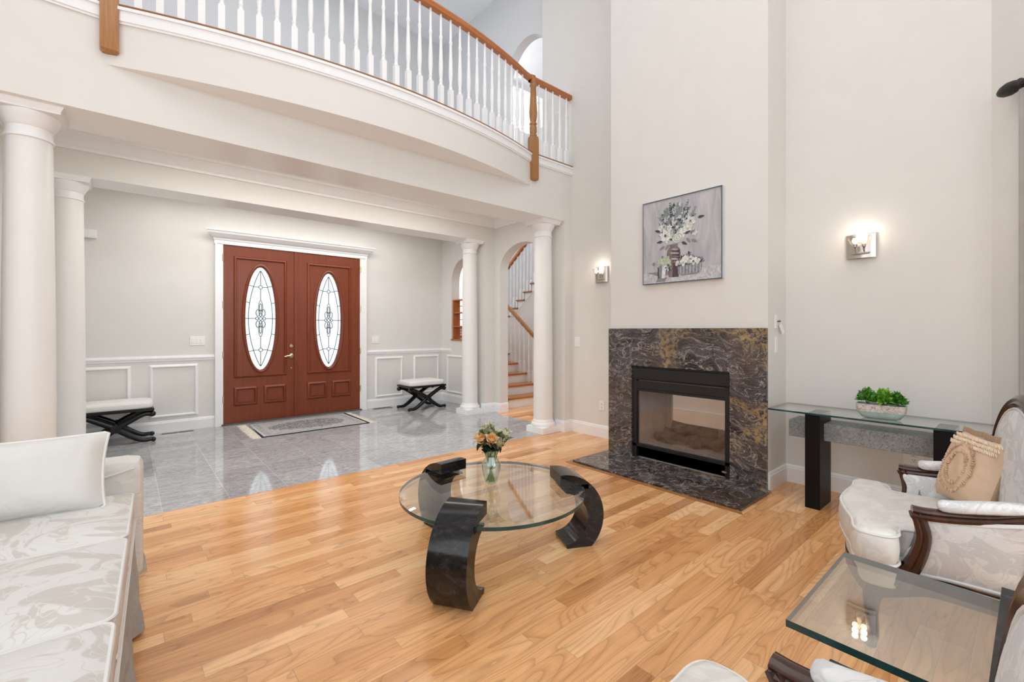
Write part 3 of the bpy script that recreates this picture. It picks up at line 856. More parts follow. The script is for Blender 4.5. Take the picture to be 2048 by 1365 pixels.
# ================================================================== columns
def column(x, y, top, label):
    t = thing('column', label, 'column', (x, y, 0), 0, 'white columns')
    tag(t, kind='thing')
    obj('shaft', lathe(B(), [(0.122, 0.16), (0.120, 0.9), (0.116, 1.5), (0.106, top - 0.22), (0.105, top - 0.20)], n=48), 'column', t, smooth=True)
    bm = box(B(), -0.15, 0.15, -0.15, 0.15, 0, 0.075)
    lathe(bm, [(0.148, 0.075), (0.152, 0.09), (0.152, 0.108), (0.145, 0.122), (0.132, 0.127), (0.132, 0.14), (0.125, 0.155), (0.122, 0.165)], n=48)
    obj('base', bm, 'trim', t, smooth=True)
    bm = lathe(B(), [(0.106, top - 0.205), (0.114, top - 0.20), (0.114, top - 0.19), (0.107, top - 0.185), (0.107, top - 0.135), (0.113, top - 0.13), (0.118, top - 0.115), (0.135, top - 0.085), (0.145, top - 0.06), (0.147, top - 0.045)], n=48)
    R = []
    for s, z in ((0.142, top - 0.05), (0.15, top - 0.046), (0.152, top - 0.03), (0.165, top - 0.008), (0.165, top)):
        R.append([(-s, -s, z), (s, -s, z), (s, s, z), (-s, s, z)])
    loft(bm, R)
    obj('capital', bm, 'trim', t, smooth=True)
column(4.00, 4.06, 2.645, 'white column at the fireplace end of the front beam')
column(-0.455, 4.06, 2.645, 'white column nearest the sofa, cut by the left picture edge')
column(4.03, 5.70, 2.650, 'white rear column beside the arch and the right bench')
column(-0.40, 5.70, 2.650, 'white rear column beside the bench left of the doors')

# ================================================================== balcony railing
rail = thing('balcony_railing', 'curved balcony railing with white balusters and an oak handrail', 'railing', (0, 0, 0))
z0, ztop = 3.335, 4.27
lp = arc_pts(0.0, 3.50, 44, -0.02)
path = [(-2.85, 3.87, 0), (-0.5, 3.87, 0), (-0.085, 3.87, 0)] + [(x, y, 0) for x, y in lp] + [(3.63, 3.87, 0), (4.298, 3.87, 0)]
HP = [(-0.03, 0.0), (-0.032, 0.016), (-0.026, 0.024), (-0.030, 0.036), (-0.026, 0.052), (-0.014, 0.064), (0.014, 0.064), (0.026, 0.052), (0.030, 0.036), (0.026, 0.024), (0.032, 0.016), (0.03, 0.0)]
bm = sweep(B(), [(x, y, ztop - 0.064) for x, y, _ in path], HP)
for px_ in ((-0.079, 3.87), (3.627, 3.87)): lathe(bm, [(0.045, ztop - 0.064), (0.05, ztop - 0.03), (0.045, ztop - 0.005), (0.025, ztop + 0.012), (0.0, ztop + 0.014)], px_[0], px_[1], 20)
hr = obj('handrail', bm, 'oak_rail', rail, smooth=True); hr['label'] = 'curved oak handrail'
bm = sweep(B(), [(x, y - 0.012, z0) for x, y, _ in path], [(-0.034, 0), (-0.034, 0.014), (-0.028, 0.021), (0.028, 0.021), (0.034, 0.014), (0.034, 0)])
sr = obj('shoe_rail', bm, 'oak_shoe', rail); sr['label'] = 'thin brown oak strip under the balusters'
def baluster_bm(b, h, sq=0.021, lo=0.19):
    box(b, -sq, sq, -sq, sq, 0, lo)
    p = [(sq * 1.1, lo), (sq * 0.72, lo + 0.02), (sq * 0.66, lo + 0.035), (sq * 0.85, lo + 0.045), (sq * 0.6, lo + 0.06), (sq * 0.8, lo + 0.09), (sq * 0.98, lo + 0.15), (sq * 0.92, lo + 0.22), (sq * 0.66, lo + 0.36), (sq * 0.58, h * 0.72), (sq * 0.8, h * 0.735), (sq * 0.8, h * 0.75), (sq * 0.56, h * 0.765), (sq * 0.5, h)]
    lathe(b, p, n=12)
    return b
bal = None
def add_bal(x, y, rz, parent, zb, src=None):
    global bal
    if bal is None:
        bal = obj('baluster', baluster_bm(B(), ztop - 0.06 - z0 - 0.015), 'trim', parent, smooth=True)
        o = bal
    else:
        o = bal.copy(); C.objects.link(o); o.parent = parent
    o.location = (x, y, zb); o.rotation_euler = (0, 0, rz)
    return o
for i in range(31):
    s = (0.058 - bcx) / bR; e = (3.462 - bcx) / bR
    a = math.asin(s) + (math.asin(e) - math.asin(s)) * i / 30
    add_bal(bcx + (bR - 0.03) * math.sin(a), bcy - (bR - 0.03) * math.cos(a), a, rail, z0 + 0.018)
for x in (3.742, 3.859, 3.98, 4.105, 4.225, -0.19, -0.30, -0.41):
    add_bal(x, 3.87, 0, rail, z0 + 0.018)
def newel_bm():
    b = B()
    s = 0.046
    R = [[(k * x, k * y, z) for x, y in ((-s, -s), (s, -s), (s, s), (-s, s))] for z, k in ((3.03, 0.72), (3.045, 1.0), (3.52, 1.0), (3.545, 0.85))]
    loft(b, R)
    lathe(b, [(0.036, 3.54), (0.044, 3.55), (0.044, 3.565), (0.034, 3.575), (0.042, 3.60), (0.044, 3.66), (0.035, 3.675), (0.045, 3.69), (0.045, 3.70), (0.034, 3.715), (0.046, 3.78), (0.048, 3.83), (0.040, 3.95), (0.033, 4.12), (0.042, 4.14), (0.042, 4.155), (0.035, 4.165), (0.035, ztop - 0.05)], n=20)
    return b
for x in (-0.079, 3.627):
    n_ = obj('newel_post', newel_bm(), 'oak_post', rail, smooth=True)
    n_.location = (x, 3.845, 0); n_['label'] = 'turned oak newel post hanging below the balcony edge'

# ================================================================== staircase in the hall
st = thing('staircase', 'oak tread staircase with white balusters seen through the arch', 'staircase', (0, 0, 0))
RI, RU = 0.168, 0.247
Y1 = 5.60
def tread_bm(x0, x1, yf, z, run_, flip=1):
    b = B()
    a, c = yf - flip * 0.03, yf + flip * run_
    box(b, x0, x1, min(a, c), max(a, c), z - 0.03, z)
    return b
for k in range(1, 9):
    z = k * RI
    ex = 0.28 if k == 1 else (0.14 if k == 2 else 0.0)
    obj('tread', tread_bm(4.72, 5.62 + ex, Y1 + (k - 1) * RU, z, RU), 'oak_tread', st, bevel=0.006)
    obj('riser', bx(4.74, 5.60 + ex, Y1 + (k - 1) * RU, Y1 + (k - 1) * RU + 0.02, z - RI, z - 0.03), 'trim', st)
yl = Y1 + 8 * RU
obj('landing', bx(4.72, 7.0, yl, yl + 1.0, 8 * RI - 0.03, 8 * RI), 'oak_tread', st)
sx = 5.60
obj('stringer', prism(B(), [(Y1, 0), (Y1 + 8 * RU, 8 * RI - 0.03), (Y1 + 8 * RU, 8 * RI - 0.35), (Y1 + 0.45, 0)], sx, sx + 0.03, (), 0, YZ), 'trim', st)
# lower rail and balusters
ra = Vector((sx, 5.62, 1.0)); 
slope = (1.707 - 1.183) / (6.62 - 5.936)
railz = lambda y: 1.183 + (y - 5.936) * slope - 0.03
bm = sweep(B(), [(sx, y, railz(y)) for y in (5.55, 5.936, 6.62, 7.5)], HP)
h2 = obj('handrail', bm, 'oak_post', st, smooth=True)
for k in range(1, 9):
    for q in (0.06, 0.18):
        y = Y1 + (k - 1) * RU + q
        b = B(); baluster_bm(b, max(0.6, railz(y) - k * RI + 0.01), 0.019, 0.2)
        o = obj('baluster', b, 'trim', st, smooth=True); o.location = (sx - 0.03, y, k * RI)
# upper flight returning towards the balcony
RI2, RU2, X2 = 0.156, 0.204, 6.0
base_y, base_z = 6.807, 1.889
for k in range(-3, 9):
    y = base_y - k * RU2; z = base_z + k * RI2
    obj('tread', tread_bm(X2 - 0.03, 6.95, y, z, -RU2 - 0.0, -1), 'oak_tread', st, bevel=0.006) if False else obj('tread', bx(X2 - 0.03, 6.95, y - RU2 - 0.0, y + 0.03, z - 0.028, z), 'oak_shoe', st)
    obj('riser', bx(X2 + 0.01, 6.95, y - 0.02, y, z - RI2, z - 0.028), 'trim', st)
sl2 = RI2 / RU2
top_y, bot_y = base_y - 9 * RU2, base_y + 4 * RU2
zz = lambda y: base_z + (base_y - y) * sl2
tooth = []
for k in range(-4, 9):
    y = base_y - k * RU2; z = base_z + k * RI2
    tooth += [(y, z - RI2 - 0.028), (y, z - 0.028)]
tooth += [(top_y, zz(top_y) - 0.20), (base_y + 4 * RU2, zz(base_y + 4 * RU2) - 0.20)]
bm = prism(B(), tooth[::-1], X2, X2 + 0.03, (), 0, YZ)
obj('stringer', bm, 'trim', st)
# painted drywall below the upper flight
bm = prism(B(), [(bot_y, 0.0), (top_y, 0.0), (top_y, zz(top_y) - 0.20), (bot_y, zz(bot_y) - 0.20)], X2 + 0.005, X2 + 0.025, (), 0, YZ)
obj('skirt_wall', bm, 'wall', st)
bm = sweep(B(), [(X2 + 0.02, y, 2.668 + (7.07 - y) * sl2 - 0.06) for y in (7.7, 7.07, 6.0, 5.0)], HP)
obj('handrail', bm, 'oak_rail', st, smooth=True)
for k in range(-3, 8):
    for q in (0.05, 0.15):
        y = base_y - k * RU2 - q
        zt = base_z + k * RI2
        b = B(); baluster_bm(b, 2.668 + (7.07 - y) * sl2 - 0.05 - zt, 0.019, 0.2)
        o = obj('baluster', b, 'trim', st, smooth=True); o.location = (X2 + 0.03, y, zt)

# ================================================================== fireplace
fp = thing('fireplace', 'see-through gas fireplace with a black and gold granite surround', 'fireplace', (3.83, 2.13, 0))
FX, FY = 3.83, 2.13
bm = prism(B(), rect(1.385 - FY, 2.915 - FY, 0.0, 1.292), 0.0, 0.03, [rect(1.672 - FY, 2.637 - FY, 0.02, 0.922)], 0, YZ)
o = obj('surround', bm, 'marble', fp, bevel=0.002); o['label'] = 'polished black granite surround with gold veins'
bm = B(); box(bm, -0.55, 0.0, 1.35 - FY, 2.92 - FY, 0.0, 0.02)
o = obj('hearth', bm, 'marble', fp, bevel=0.002); o['label'] = 'black granite hearth slab flush on the floor'
# metal insert: frame, louvre panel, lower panel
yl, yr = 1.675 - FY, 2.634 - FY
bm = B()
box(bm, 0.02, 0.06, yl, yl + 0.045, 0.02, 0.92); box(bm, 0.02, 0.06, yr - 0.045, yr, 0.02, 0.92)
box(bm, 0.03, 0.06, yl, yr, 0.90, 0.92)
box(bm, 0.055, 0.075, yl, yr, 0.02, 0.13)
box(bm, 0.02, 0.06, yl, yr, 0.125, 0.155)
box(bm, 0.028, 0.07, yl, yr, 0.675, 0.70)
obj('firebox_frame', bm, 'black_metal', fp, bevel=0.002)
bm = B(); box(bm, 0.012, 0.06, yl + 0.004, yr - 0.004, 0.80, 0.90)
loft(bm, [[(0.012, y, 0.80), (0.05, y, 0.80), (0.05, y, 0.79), (0.02, y, 0.785)] for y in (yl + 0.004, yr - 0.004)])
box(bm, 0.022, 0.06, yl + 0.01, yr - 0.01, 0.70, 0.775)
obj('louvre_panel', bm, 'black_metal', fp, bevel=0.003)
obj('glass_front', bx(0.048, 0.052, yl + 0.04, yr - 0.04, 0.15, 0.69), 'fire_glass', fp)
bm = B()
X2_, = (0.63,)
box(bm, 0.055, X2_, yl, yl + 0.03, 0.02, 0.92)
box(bm, 0.055, X2_, yr - 0.03, yr, 0.02, 0.92)
box(bm, 0.055, X2_, yl, yr, 0.70, 0.92)
box(bm, 0.60, X2_, yl, yr, 0.02, 0.30); box(bm, 0.60, X2_, yl, yr, 0.585, 0.72); box(bm, 0.60, X2_, yl, yl + 0.10, 0.3, 0.6); box(bm, 0.60, X2_, yr - 0.09, yr, 0.3, 0.6)
obj('firebox_lining', bm, 'firebrick', fp)
obj('burner_floor', bx(0.055, X2_, yl, yr, 0.02, 0.16), 'sand', fp)
bm = B(); disc = [(0.02 * math.cos(2 * PI * i / 14), 0.0, 0.0) for i in range(14)]
loft(bm, [[(0.018, yl + 0.05 + 0.022 * math.cos(2 * PI * i / 14), 0.07 + 0.009 * math.sin(2 * PI * i / 14)) for i in range(14)], [(0.056, yl + 0.05 + 0.022 * math.cos(2 * PI * i / 14), 0.07 + 0.009 * math.sin(2 * PI * i / 14)) for i in range(14)]])
o = obj('badge', bm, 'chrome', fp); o['label'] = 'tiny oval silver badge'
def fire_log(p, q, r, label, k):
    random.seed(k)
    pts = [Vector(p).lerp(Vector(q), t) + Vector((random.uniform(-.012, .012), random.uniform(-.012, .012), random.uniform(-.01, .012))) for t in (0, .3, .65, 1)]
    b = tube(B(), pts, [r * random.uniform(.8, 1.1) for _ in range(4)], 10, 5, up=(0.3, 0.2, 1))
    for v in b.verts: v.co += v.normal * random.uniform(-.004, .006) if v.normal.length else Vector()
    tag(obj('fire_log', b, 'log', smooth=True), label, 'log', 'logs in the fireplace')
fire_log((4.12, 2.42, 0.235), (4.18, 1.90, 0.215), 0.062, 'long charred log lying along the back of the fireplace', 1)
fire_log((4.02, 2.06, 0.22), (4.30, 2.20, 0.225), 0.055, 'short pale-ended log pointing at the fireplace glass', 2)
fire_log((4.05, 2.32, 0.345), (4.20, 1.92, 0.30), 0.052, 'charred log propped on top of the other logs', 3)
fire_log((4.02, 1.90, 0.22), (4.24, 1.76, 0.345), 0.058, 'log leaning against the right side of the fireplace', 4)
fire_log((4.00, 2.30, 0.21), (4.10, 2.50, 0.21), 0.045, 'small log at the left end of the fireplace', 5)

# ================================================================== painting
pt = thing('painting', 'framed grey still life of flowers in a vase above the fireplace', 'painting', (3.86, 2.115, 2.108))
W2, H2 = 0.386, 0.395
bm = prism(B(), rect(-W2, W2, -H2, H2), -0.036, -0.002, [rect(-W2 + 0.008, W2 - 0.008, -H2 + 0.008, H2 - 0.008)], 0, YZ)
o = obj('frame', bm, ['frame_side', 'frame_dark'], pt)
for p in o.data.polygons:
    if p.normal.x < -0.5: p.material_index = 1
o['label'] = 'thin dark frame with silver sides'
bm = bx(-0.028, -0.004, -W2 + 0.008, W2 - 0.008, -H2 + 0.008, H2 - 0.008)
PM = ['canvas', 'p_white', 'p_pale', 'p_mid', 'p_dark', 'p_green', 'p_lime', 'p_brown', 'p_umber', 'p_rose', 'p_table', 'p_shadow']
PI_ = {k: i for i, k in enumerate(PM)}
layer = [0]
def PC(u, v):
    return (W2 - 0.008) * (1 - 2 * u), (H2 - 0.008) * (2 * v - 1)
def dab(pts, mat):
    layer[0] += 1
    x = -0.0282 - layer[0] * 0.0000045
    f = bm.faces.new([bm.verts.new((x, *PC(u, v))) for u, v in pts]); f.material_index = PI_[mat]
def ell(u, v, a, b_, rot, mat, n=12):
    dab([(u + a * math.cos(t) * math.cos(rot) - b_ * math.sin(t) * math.sin(rot), v + a * math.cos(t) * math.sin(rot) + b_ * math.sin(t) * math.cos(rot)) for t in [2 * PI * i / n for i in range(n)]], mat)
def leafd(u, v, L, w, rot, mat):
    P = [(0, 0), (0.3, w), (0.7, w * .7), (1, 0), (0.7, -w * .7), (0.3, -w)]
    dab([(u + L * (a * math.cos(rot) - b_ * math.sin(rot)), v + L * (a * math.sin(rot) + b_ * math.cos(rot))) for a, b_ in P], mat)
R = random.Random(11)
dab([(0, 0), (1, 0), (1, 0.15), (0.8, 0.135), (0, 0.125)], 'p_table')
dab([(0.05, 0.135), (0.25, 0.14), (0.78, 0.12), (0.7, 0.09), (0.2, 0.085)], 'p_shadow')
dab([(0.17, 0.01), (0.3, 0.01), (0.33, 0.06), (0.2, 0.06)], 'p_shadow')
# vase
vp = [(0.065, 0.055), (0.075, 0.12), (0.06, 0.19), (0.075, 0.26), (0.092, 0.33), (0.085, 0.38), (0.05, 0.42), (0.055, 0.45)]
dab([(0.415 - a, v) for a, v in vp] + [(0.415 + a, v) for a, v in vp[::-1]], 'p_brown')
dab([(0.415 - a * .2, v) for a, v in vp[:6]] + [(0.415 + a * .95, v) for a, v in vp[5::-1]], 'p_umber')
for (v, w, m) in ((0.34, .06, 'p_rose'), (0.385, .045, 'p_rose'), (0.30, .06, 'p_brown'), (0.27, .05, 'p_rose'), (0.23, .04, 'p_brown')):
    ell(0.43, v, w, 0.012, -0.15, m)
# bouquet mass
for i in range(280):
    a = R.uniform(0, 2 * PI); r = math.sqrt(R.random())
    u, v = 0.45 + 0.21 * r * math.cos(a), 0.68 + 0.20 * r * math.sin(a)
    leafd(u, v, R.uniform(.03, .075), R.uniform(.16, .3), math.atan2(v - .45, u - .43) + R.uniform(-.9, .9), R.choice(['p_dark', 'p_mid', 'p_green', 'p_pale', 'p_mid', 'p_white', 'p_dark', 'p_pale']))
for (u0, v0, u1, v1, m) in ((.40, .62, .37, .94, 'p_dark'), (.37, .6, .31, .88, 'p_green'), (.52, .62, .60, .93, 'p_dark'), (.56, .6, .69, .83, 'p_mid'), (.46, .66, .47, .92, 'p_mid'), (.42, .66, .43, .88, 'p_pale'), (.5, .66, .52, .90, 'p_mid'), (.33, .58, .21, .80, 'p_pale'), (.55, .64, .58, .86, 'p_pale')):
    for k in range(12):
        t = k / 11
        for s in (1, -1):
            leafd(u0 + (u1 - u0) * t, v0 + (v1 - v0) * t, .045 * (1.15 - t * .7), .3, math.atan2(v1 - v0, u1 - u0) + s * R.uniform(.4, 1.1), m if R.random() < .7 else 'p_mid')
for i in range(34):
    ell(R.gauss(.52, .06), R.gauss(.72, .05), .014, .010, R.uniform(0, 3), R.choice(['p_dark', 'p_dark', 'p_mid', 'p_pale']))
def bloom(u, v, r, n=6, m='p_white', c='p_lime'):
    ph = R.uniform(0, 2)
    for i in range(n):
        a = ph + 2 * PI * i / n
        leafd(u - .01 * math.cos(a), v - .01 * math.sin(a), r, .33, a, m)
        leafd(u, v, r * .6, .10, a, 'p_pale')
    ell(u, v, r * .22, r * .18, 0, c)
for (u, v, r) in ((.31, .56, .105), (.60, .60, .075), (.63, .68, .085), (.54, .595, .06), (.24, .67, .05), (.68, .55, .055), (.36, .65, .055), (.47, .50, .04), (.50, .76, .035)):
    bloom(u, v, r)
ell(.305, .565, .014, .018, 0, 'p_umber'); ell(.63, .69, .008, .012, 0, 'p_umber')
for r in (.075, .062, .045, .028, .014): ell(.475, .52, r, r * .78, .3, 'p_white' if r in (.075, .045, .014) else 'p_lime')
for (u, v, a) in ((.30, .44, 3.6), (.36, .45, 3.9), (.52, .46, -.5), (.58, .5, -.9), (.64, .47, -.4), (.27, .5, 3.2), (.72, .71, .1), (.24, .62, 2.8), (.56, .55, .3), (.62, .54, .5)):
    leafd(u, v, .085, .2, a, R.choice(['p_green', 'p_mid', 'p_dark']))
# little pot
dab([(.215, .06), (.30, .05), (.325, .19), (.205, .195)], 'p_mid'); dab([(.255, .055), (.30, .052), (.32, .19), (.265, .19)], 'p_white'); dab([(.205, .06), (.225, .06), (.215, .19), (.20, .19)], 'p_dark')
for i in range(34):
    ell(.27 + R.gauss(0, .055), .235 + R.gauss(0, .03), .022, .017, R.uniform(0, 3), R.choice(['p_lime', 'p_lime', 'p_white', 'p_mid', 'p_dark', 'p_green']))
for (u, v) in ((.24, .27), (.30, .275), (.35, .25), (.21, .23), (.28, .235)): ell(u, v, .034, .03, 0, 'p_lime')
for i in range(16): ell(.34 + R.gauss(0, .02), .17 + R.gauss(0, .02), .009, .009, 0, R.choice(['p_dark', 'p_pale']))
# basket
dab([(.475, .09), (.52, .065), (.72, .075), (.765, .11), (.77, .19), (.47, .185)], 'p_mid')
for k in range(14): dab([(.485 + k * .02, .085), (.492 + k * .02, .085), (.492 + k * .0205, .185), (.484 + k * .0205, .185)], 'p_pale' if k % 2 else 'p_shadow')
dab([(.46, .175), (.78, .20), (.785, .212), (.46, .19)], 'p_dark')
for i in range(60):
    u = R.uniform(.44, .77); v = .20 + R.random() * .10 * (1 - abs(u - .6) / .22)
    leafd(u, v, .05, .2, R.uniform(0, 3.1), R.choice(['p_dark', 'p_umber', 'p_mid']))
for i in range(30):
    u = R.uniform(.45, .76); v = .19 + R.random() * .11 * (1 - abs(u - .6) / .22)
    ell(u, v, .022, .018, R.uniform(0, 3), R.choice(['p_white', 'p_white', 'p_pale']))
o = obj('canvas', bm, PM, pt)

# ================================================================== wall sconces
def sconce(x, y, z, label, ry):
    t = thing('wall_sconce', label, 'lamp', (x, y, z), 0, 'wall sconces either side of the fireplace')
    # curved plate in local y (across), z, out along -x
    bm = B()
    n = 12
    prof = [(-0.02 - 0.022 * math.cos(PI * (i / n - .5)) , -0.09 + 0.18 * i / n) for i in range(n + 1)]
    rings = []
    for i in range(n + 1):
        yy = -0.09 + 0.18 * i / n
        out = -0.016 - 0.028 * (1 - (yy / 0.09) ** 2)
        rings.append([(out, yy, -0.09), (out, yy, 0.09), (out + 0.006, yy, 0.09), (out + 0.006, yy, -0.09)])
    loft(bm, rings)
    box(bm, -0.02, 0.0, -0.05, 0.05, -0.06, 0.06)
    o = obj('backplate', bm, 'chrome', t, smooth=True); o['label'] = 'curved brushed metal plate'
    bm = B(); sweep(bm, [(-0.045, -0.06, -0.055), (-0.075, 0.0, -0.058), (-0.045, 0.06, -0.055)], circ(0.006, 8))
    obj('lower_bar', bm, 'chrome', t, smooth=True)
    for k, (cy, cx) in enumerate(((0.022, -0.085), (-0.028, -0.07))):
        b = tube(B(), [(cx + 0.02, cy, -0.058), (cx, cy, -0.03), (cx, cy, 0.005)], [0.004, 0.006, 0.014], 10, 4)
        obj('stem', b, 'chrome', t, smooth=True)
        b = lathe(B(), [(0.014, 0.0), (0.030, 0.015), (0.044, 0.045), (0.047, 0.065), (0.044, 0.066), (0.040, 0.046), (0.027, 0.019), (0.012, 0.005)], cx, cy, 20)
        obj('glass_cup', b, 'glass_cup', t, smooth=True)
        b = lathe(B(), [(0.004, 0.012), (0.016, 0.022), (0.020, 0.038), (0.014, 0.052), (0.003, 0.056)], cx, cy, 14)
        o = obj('bulb', b, 'bulb', t, smooth=True); o['label'] = 'lit bulb'
        L = bpy.data.lights.new('sconce_light', 'POINT'); L.energy = 0.5; L.color = (1, 0.9, 0.78); L.shadow_soft_size = 0.02
        lo = bpy.data.objects.new('sconce_light', L); C.objects.link(lo); lo.parent = t; lo.location = (cx, cy, 0.075)
    return t
sconce(4.25, 0.868, 1.91, 'lit glass and metal sconce on the wall right of the fireplace', 0)
sconce(4.30, 3.365, 1.935, 'lit glass and metal sconce on the wall left of the fireplace', 0)

# ================================================================== switches, outlets, vents
def wallplate(name, label, cat, fr, w, h, kind):
    """fr(u, v, out) -> world"""
    t = thing(name, label, cat, fr(0, 0, 0))
    org = Vector(fr(0, 0, 0))
    F = lambda u, v, o_: tuple(Vector(fr(u, v, o_)) - org)
    def bxf(b, u0, u1, v0, v1, o0, o1):
        loft(b, [[F(u0, v0, o_), F(u1, v0, o_), F(u1, v1, o_), F(u0, v1, o_)] for o_ in (o0, o1)])
        return b
    obj('plate', bxf(B(), -w / 2, w / 2, -h / 2, h / 2, 0, 0.007), 'plate', t, bevel=0.002)
    if kind[0] == 'switch':
        n = kind[1]
        for i in range(n):
            c = (i - (n - 1) / 2) * 0.046
            obj('rocker', bxf(B(), c - 0.016, c + 0.016, -0.033, 0.033, 0.006, 0.011), 'plate', t, bevel=0.002)
    elif kind[0] == 'outlet':
        for s in (1, -1):
            r_ = obj('socket', bxf(B(), -0.017, 0.017, s * 0.02 - 0.014, s * 0.02 + 0.014, 0.006, 0.010), 'plate', t, bevel=0.003)
            b = B()
            for c in (-0.006, 0.006): bxf(b, c - 0.0015, c + 0.0015, s * 0.02 - 0.002, s * 0.02 + 0.007, 0.0095, 0.0106)
            bxf(b, -0.002, 0.002, s * 0.02 - 0.010, s * 0.02 - 0.006, 0.0095, 0.0106)
            obj('slots', b, 'slot', r_)
    return t
FWf = lambda x, z: (lambda u, v, o_: (x + u, 7.10 - o_, z + v))
RWf = lambda X, y, z: (lambda u, v, o_: (X - o_, y - u, z + v))
wallplate('light_switch', 'white triple light switch left of the entry doors', 'switch', FWf(0.706, 1.139), 0.162, 0.115, ('switch', 3))
wallplate('light_switch', 'white double light switch right of the entry doors', 'switch', FWf(3.124, 1.12), 0.116, 0.115, ('switch', 2))
wallplate('light_switch', 'white single light switch on the wall beside the front column', 'switch', RWf(4.30, 3.75, 1.13), 0.085, 0.125, ('switch', 1))
wallplate('wall_outlet', 'white outlet low on the wall left of the fireplace', 'outlet', RWf(4.30, 3.368, 0.377), 0.072, 0.115, ('outlet',))
wallplate('wall_outlet', 'white outlet under the grey stone beam of the console', 'outlet', RWf(4.25, 0.568, 0.37), 0.115, 0.115, ('outlet',))
wallplate('wall_outlet', 'white outlet behind the far armchair, right of the console leg', 'outlet', RWf(4.25, 0.30, 0.35), 0.075, 0.115, ('outlet',))
BFf = lambda x, z: (lambda u, v, o_: (x + u, 1.386 - o_, z + v))
ks = wallplate('key_switch', 'white key switch plate with a hanging card tag on the chimney side', 'switch', BFf(4.02, 1.345), 0.05, 0.115, ('key',))
b = tube(B(), [(0.03 + 0.03, -0.012, -0.0), (0.035, -0.02, 0.003), (0.015, -0.012, 0.0)], [0.006, 0.007, 0.006], 8, 4)
o = obj('key', b, 'slot', ks, smooth=True); o['label'] = 'small dark key'
b = B(); loft(b, [[(0.02, y, -0.03), (0.065, y - .002, -0.012), (0.125, y - .006, -0.085), (0.085, y - .004, -0.105)] for y in (-0.018, -0.020)])
o = obj('tag', b, 'paper', ks); o['label'] = 'blank white card tag'
wallplate('wall_control', 'plain white control plate on the chimney side under the card tag', 'switch', BFf(4.02, 1.155), 0.045, 0.13, ('blank',))
t = thing('door_chime', 'small white door chime box high on the wall beside the rear column', 'chime', (-0.34, 7.10, 2.385))
obj('cover', bx(-0.085, 0.085, -0.045, 0, -0.05, 0.05), 'plate', t, bevel=0.006)
obj('grille', bx(-0.07, 0.07, -0.048, -0.044, -0.03, 0.03), 'trim', t)
def vent(x0, x1, y0, y1, label):
    t = thing('floor_vent', label, 'vent', ((x0 + x1) / 2, (y0 + y1) / 2, 0), 0, 'floor vents by the entry wall')
    w, dd = (x1 - x0) / 2, (y1 - y0) / 2
    bm = prism(B(), rect(-w, w, -dd, dd), 0.0, 0.006, [rect(-w + .012, -0.004, -dd + .012, dd - .012), rect(0.004, w - .012, -dd + .012, dd - .012)])
    obj('frame', bm, 'chrome', t)
    obj('grate', bx(-w + .01, w - .01, -dd + .01, dd - .01, 0.0005, 0.003), 'black_metal', t)
vent(0.32, 0.66, 6.90, 7.00, 'metal floor vent left of the entry doors')
vent(3.02, 3.34, 6.92, 7.02, 'metal floor vent right of the entry doors')

# ================================================================== oak shelf in the arched niche
sh = thing('display_shelf', 'orange oak open shelf standing in the small arched opening', 'shelf', (4.42, 6.42, 1.10))
w = 0.35
for y in (-w, w - 0.02): obj('side_panel', bx(0.0, 0.14, y, y + 0.02, 0.0, 0.72), 'oak_shelf', sh)
for z in (0.0, 0.235, 0.475, 0.70): obj('shelf_board', bx(0.0, 0.14, -w + 0.02, w - 0.02, z, z + 0.02), 'oak_shelf', sh)
for z in (0.115, 0.16, 0.36, 0.60): obj('rod', bx(0.10, 0.112, -w + 0.02, w - 0.02, z, z + 0.012), 'oak_shelf', sh)
obj('base', bx(-0.045, 0.14, -w - 0.005, w + 0.005, -0.001 + 0.001, 0.022), 'oak_shelf', sh)

# ================================================================== foyer rug
rg = thing('foyer_rug', 'grey patterned rug with a navy border in front of the entry doors', 'rug', (1.88, 6.44, 0.0))
obj('rug_field', prism(B(), [(-0.665, -0.475), (0.665, -0.475), (0.675, 0.475), (-0.615, 0.475)], 0.0, 0.008), 'rug', rg)
for s in (1, -1):
    bm = B(); R = random.Random(3)
    for i in range(52):
        y = -0.47 + 0.94 * i / 51
        x = s * 0.66; L = R.uniform(.085, .115)
        dy = R.uniform(-.012, .012)
        loft(bm, [[(x, y - .008, 0), (x, y + .008, 0), (x, y, .006)], [(x + s * L * .6, y - .006 + dy, 0), (x + s * L * .6, y + .007 + dy, 0), (x + s * L * .6, y + dy, .005)], [(x + s * L, y + dy - .002, 0), (x + s * L, y + dy + .003, 0), (x + s * L, y + dy, .002)]])
    obj('fringe', bm, 'fringe', rg)

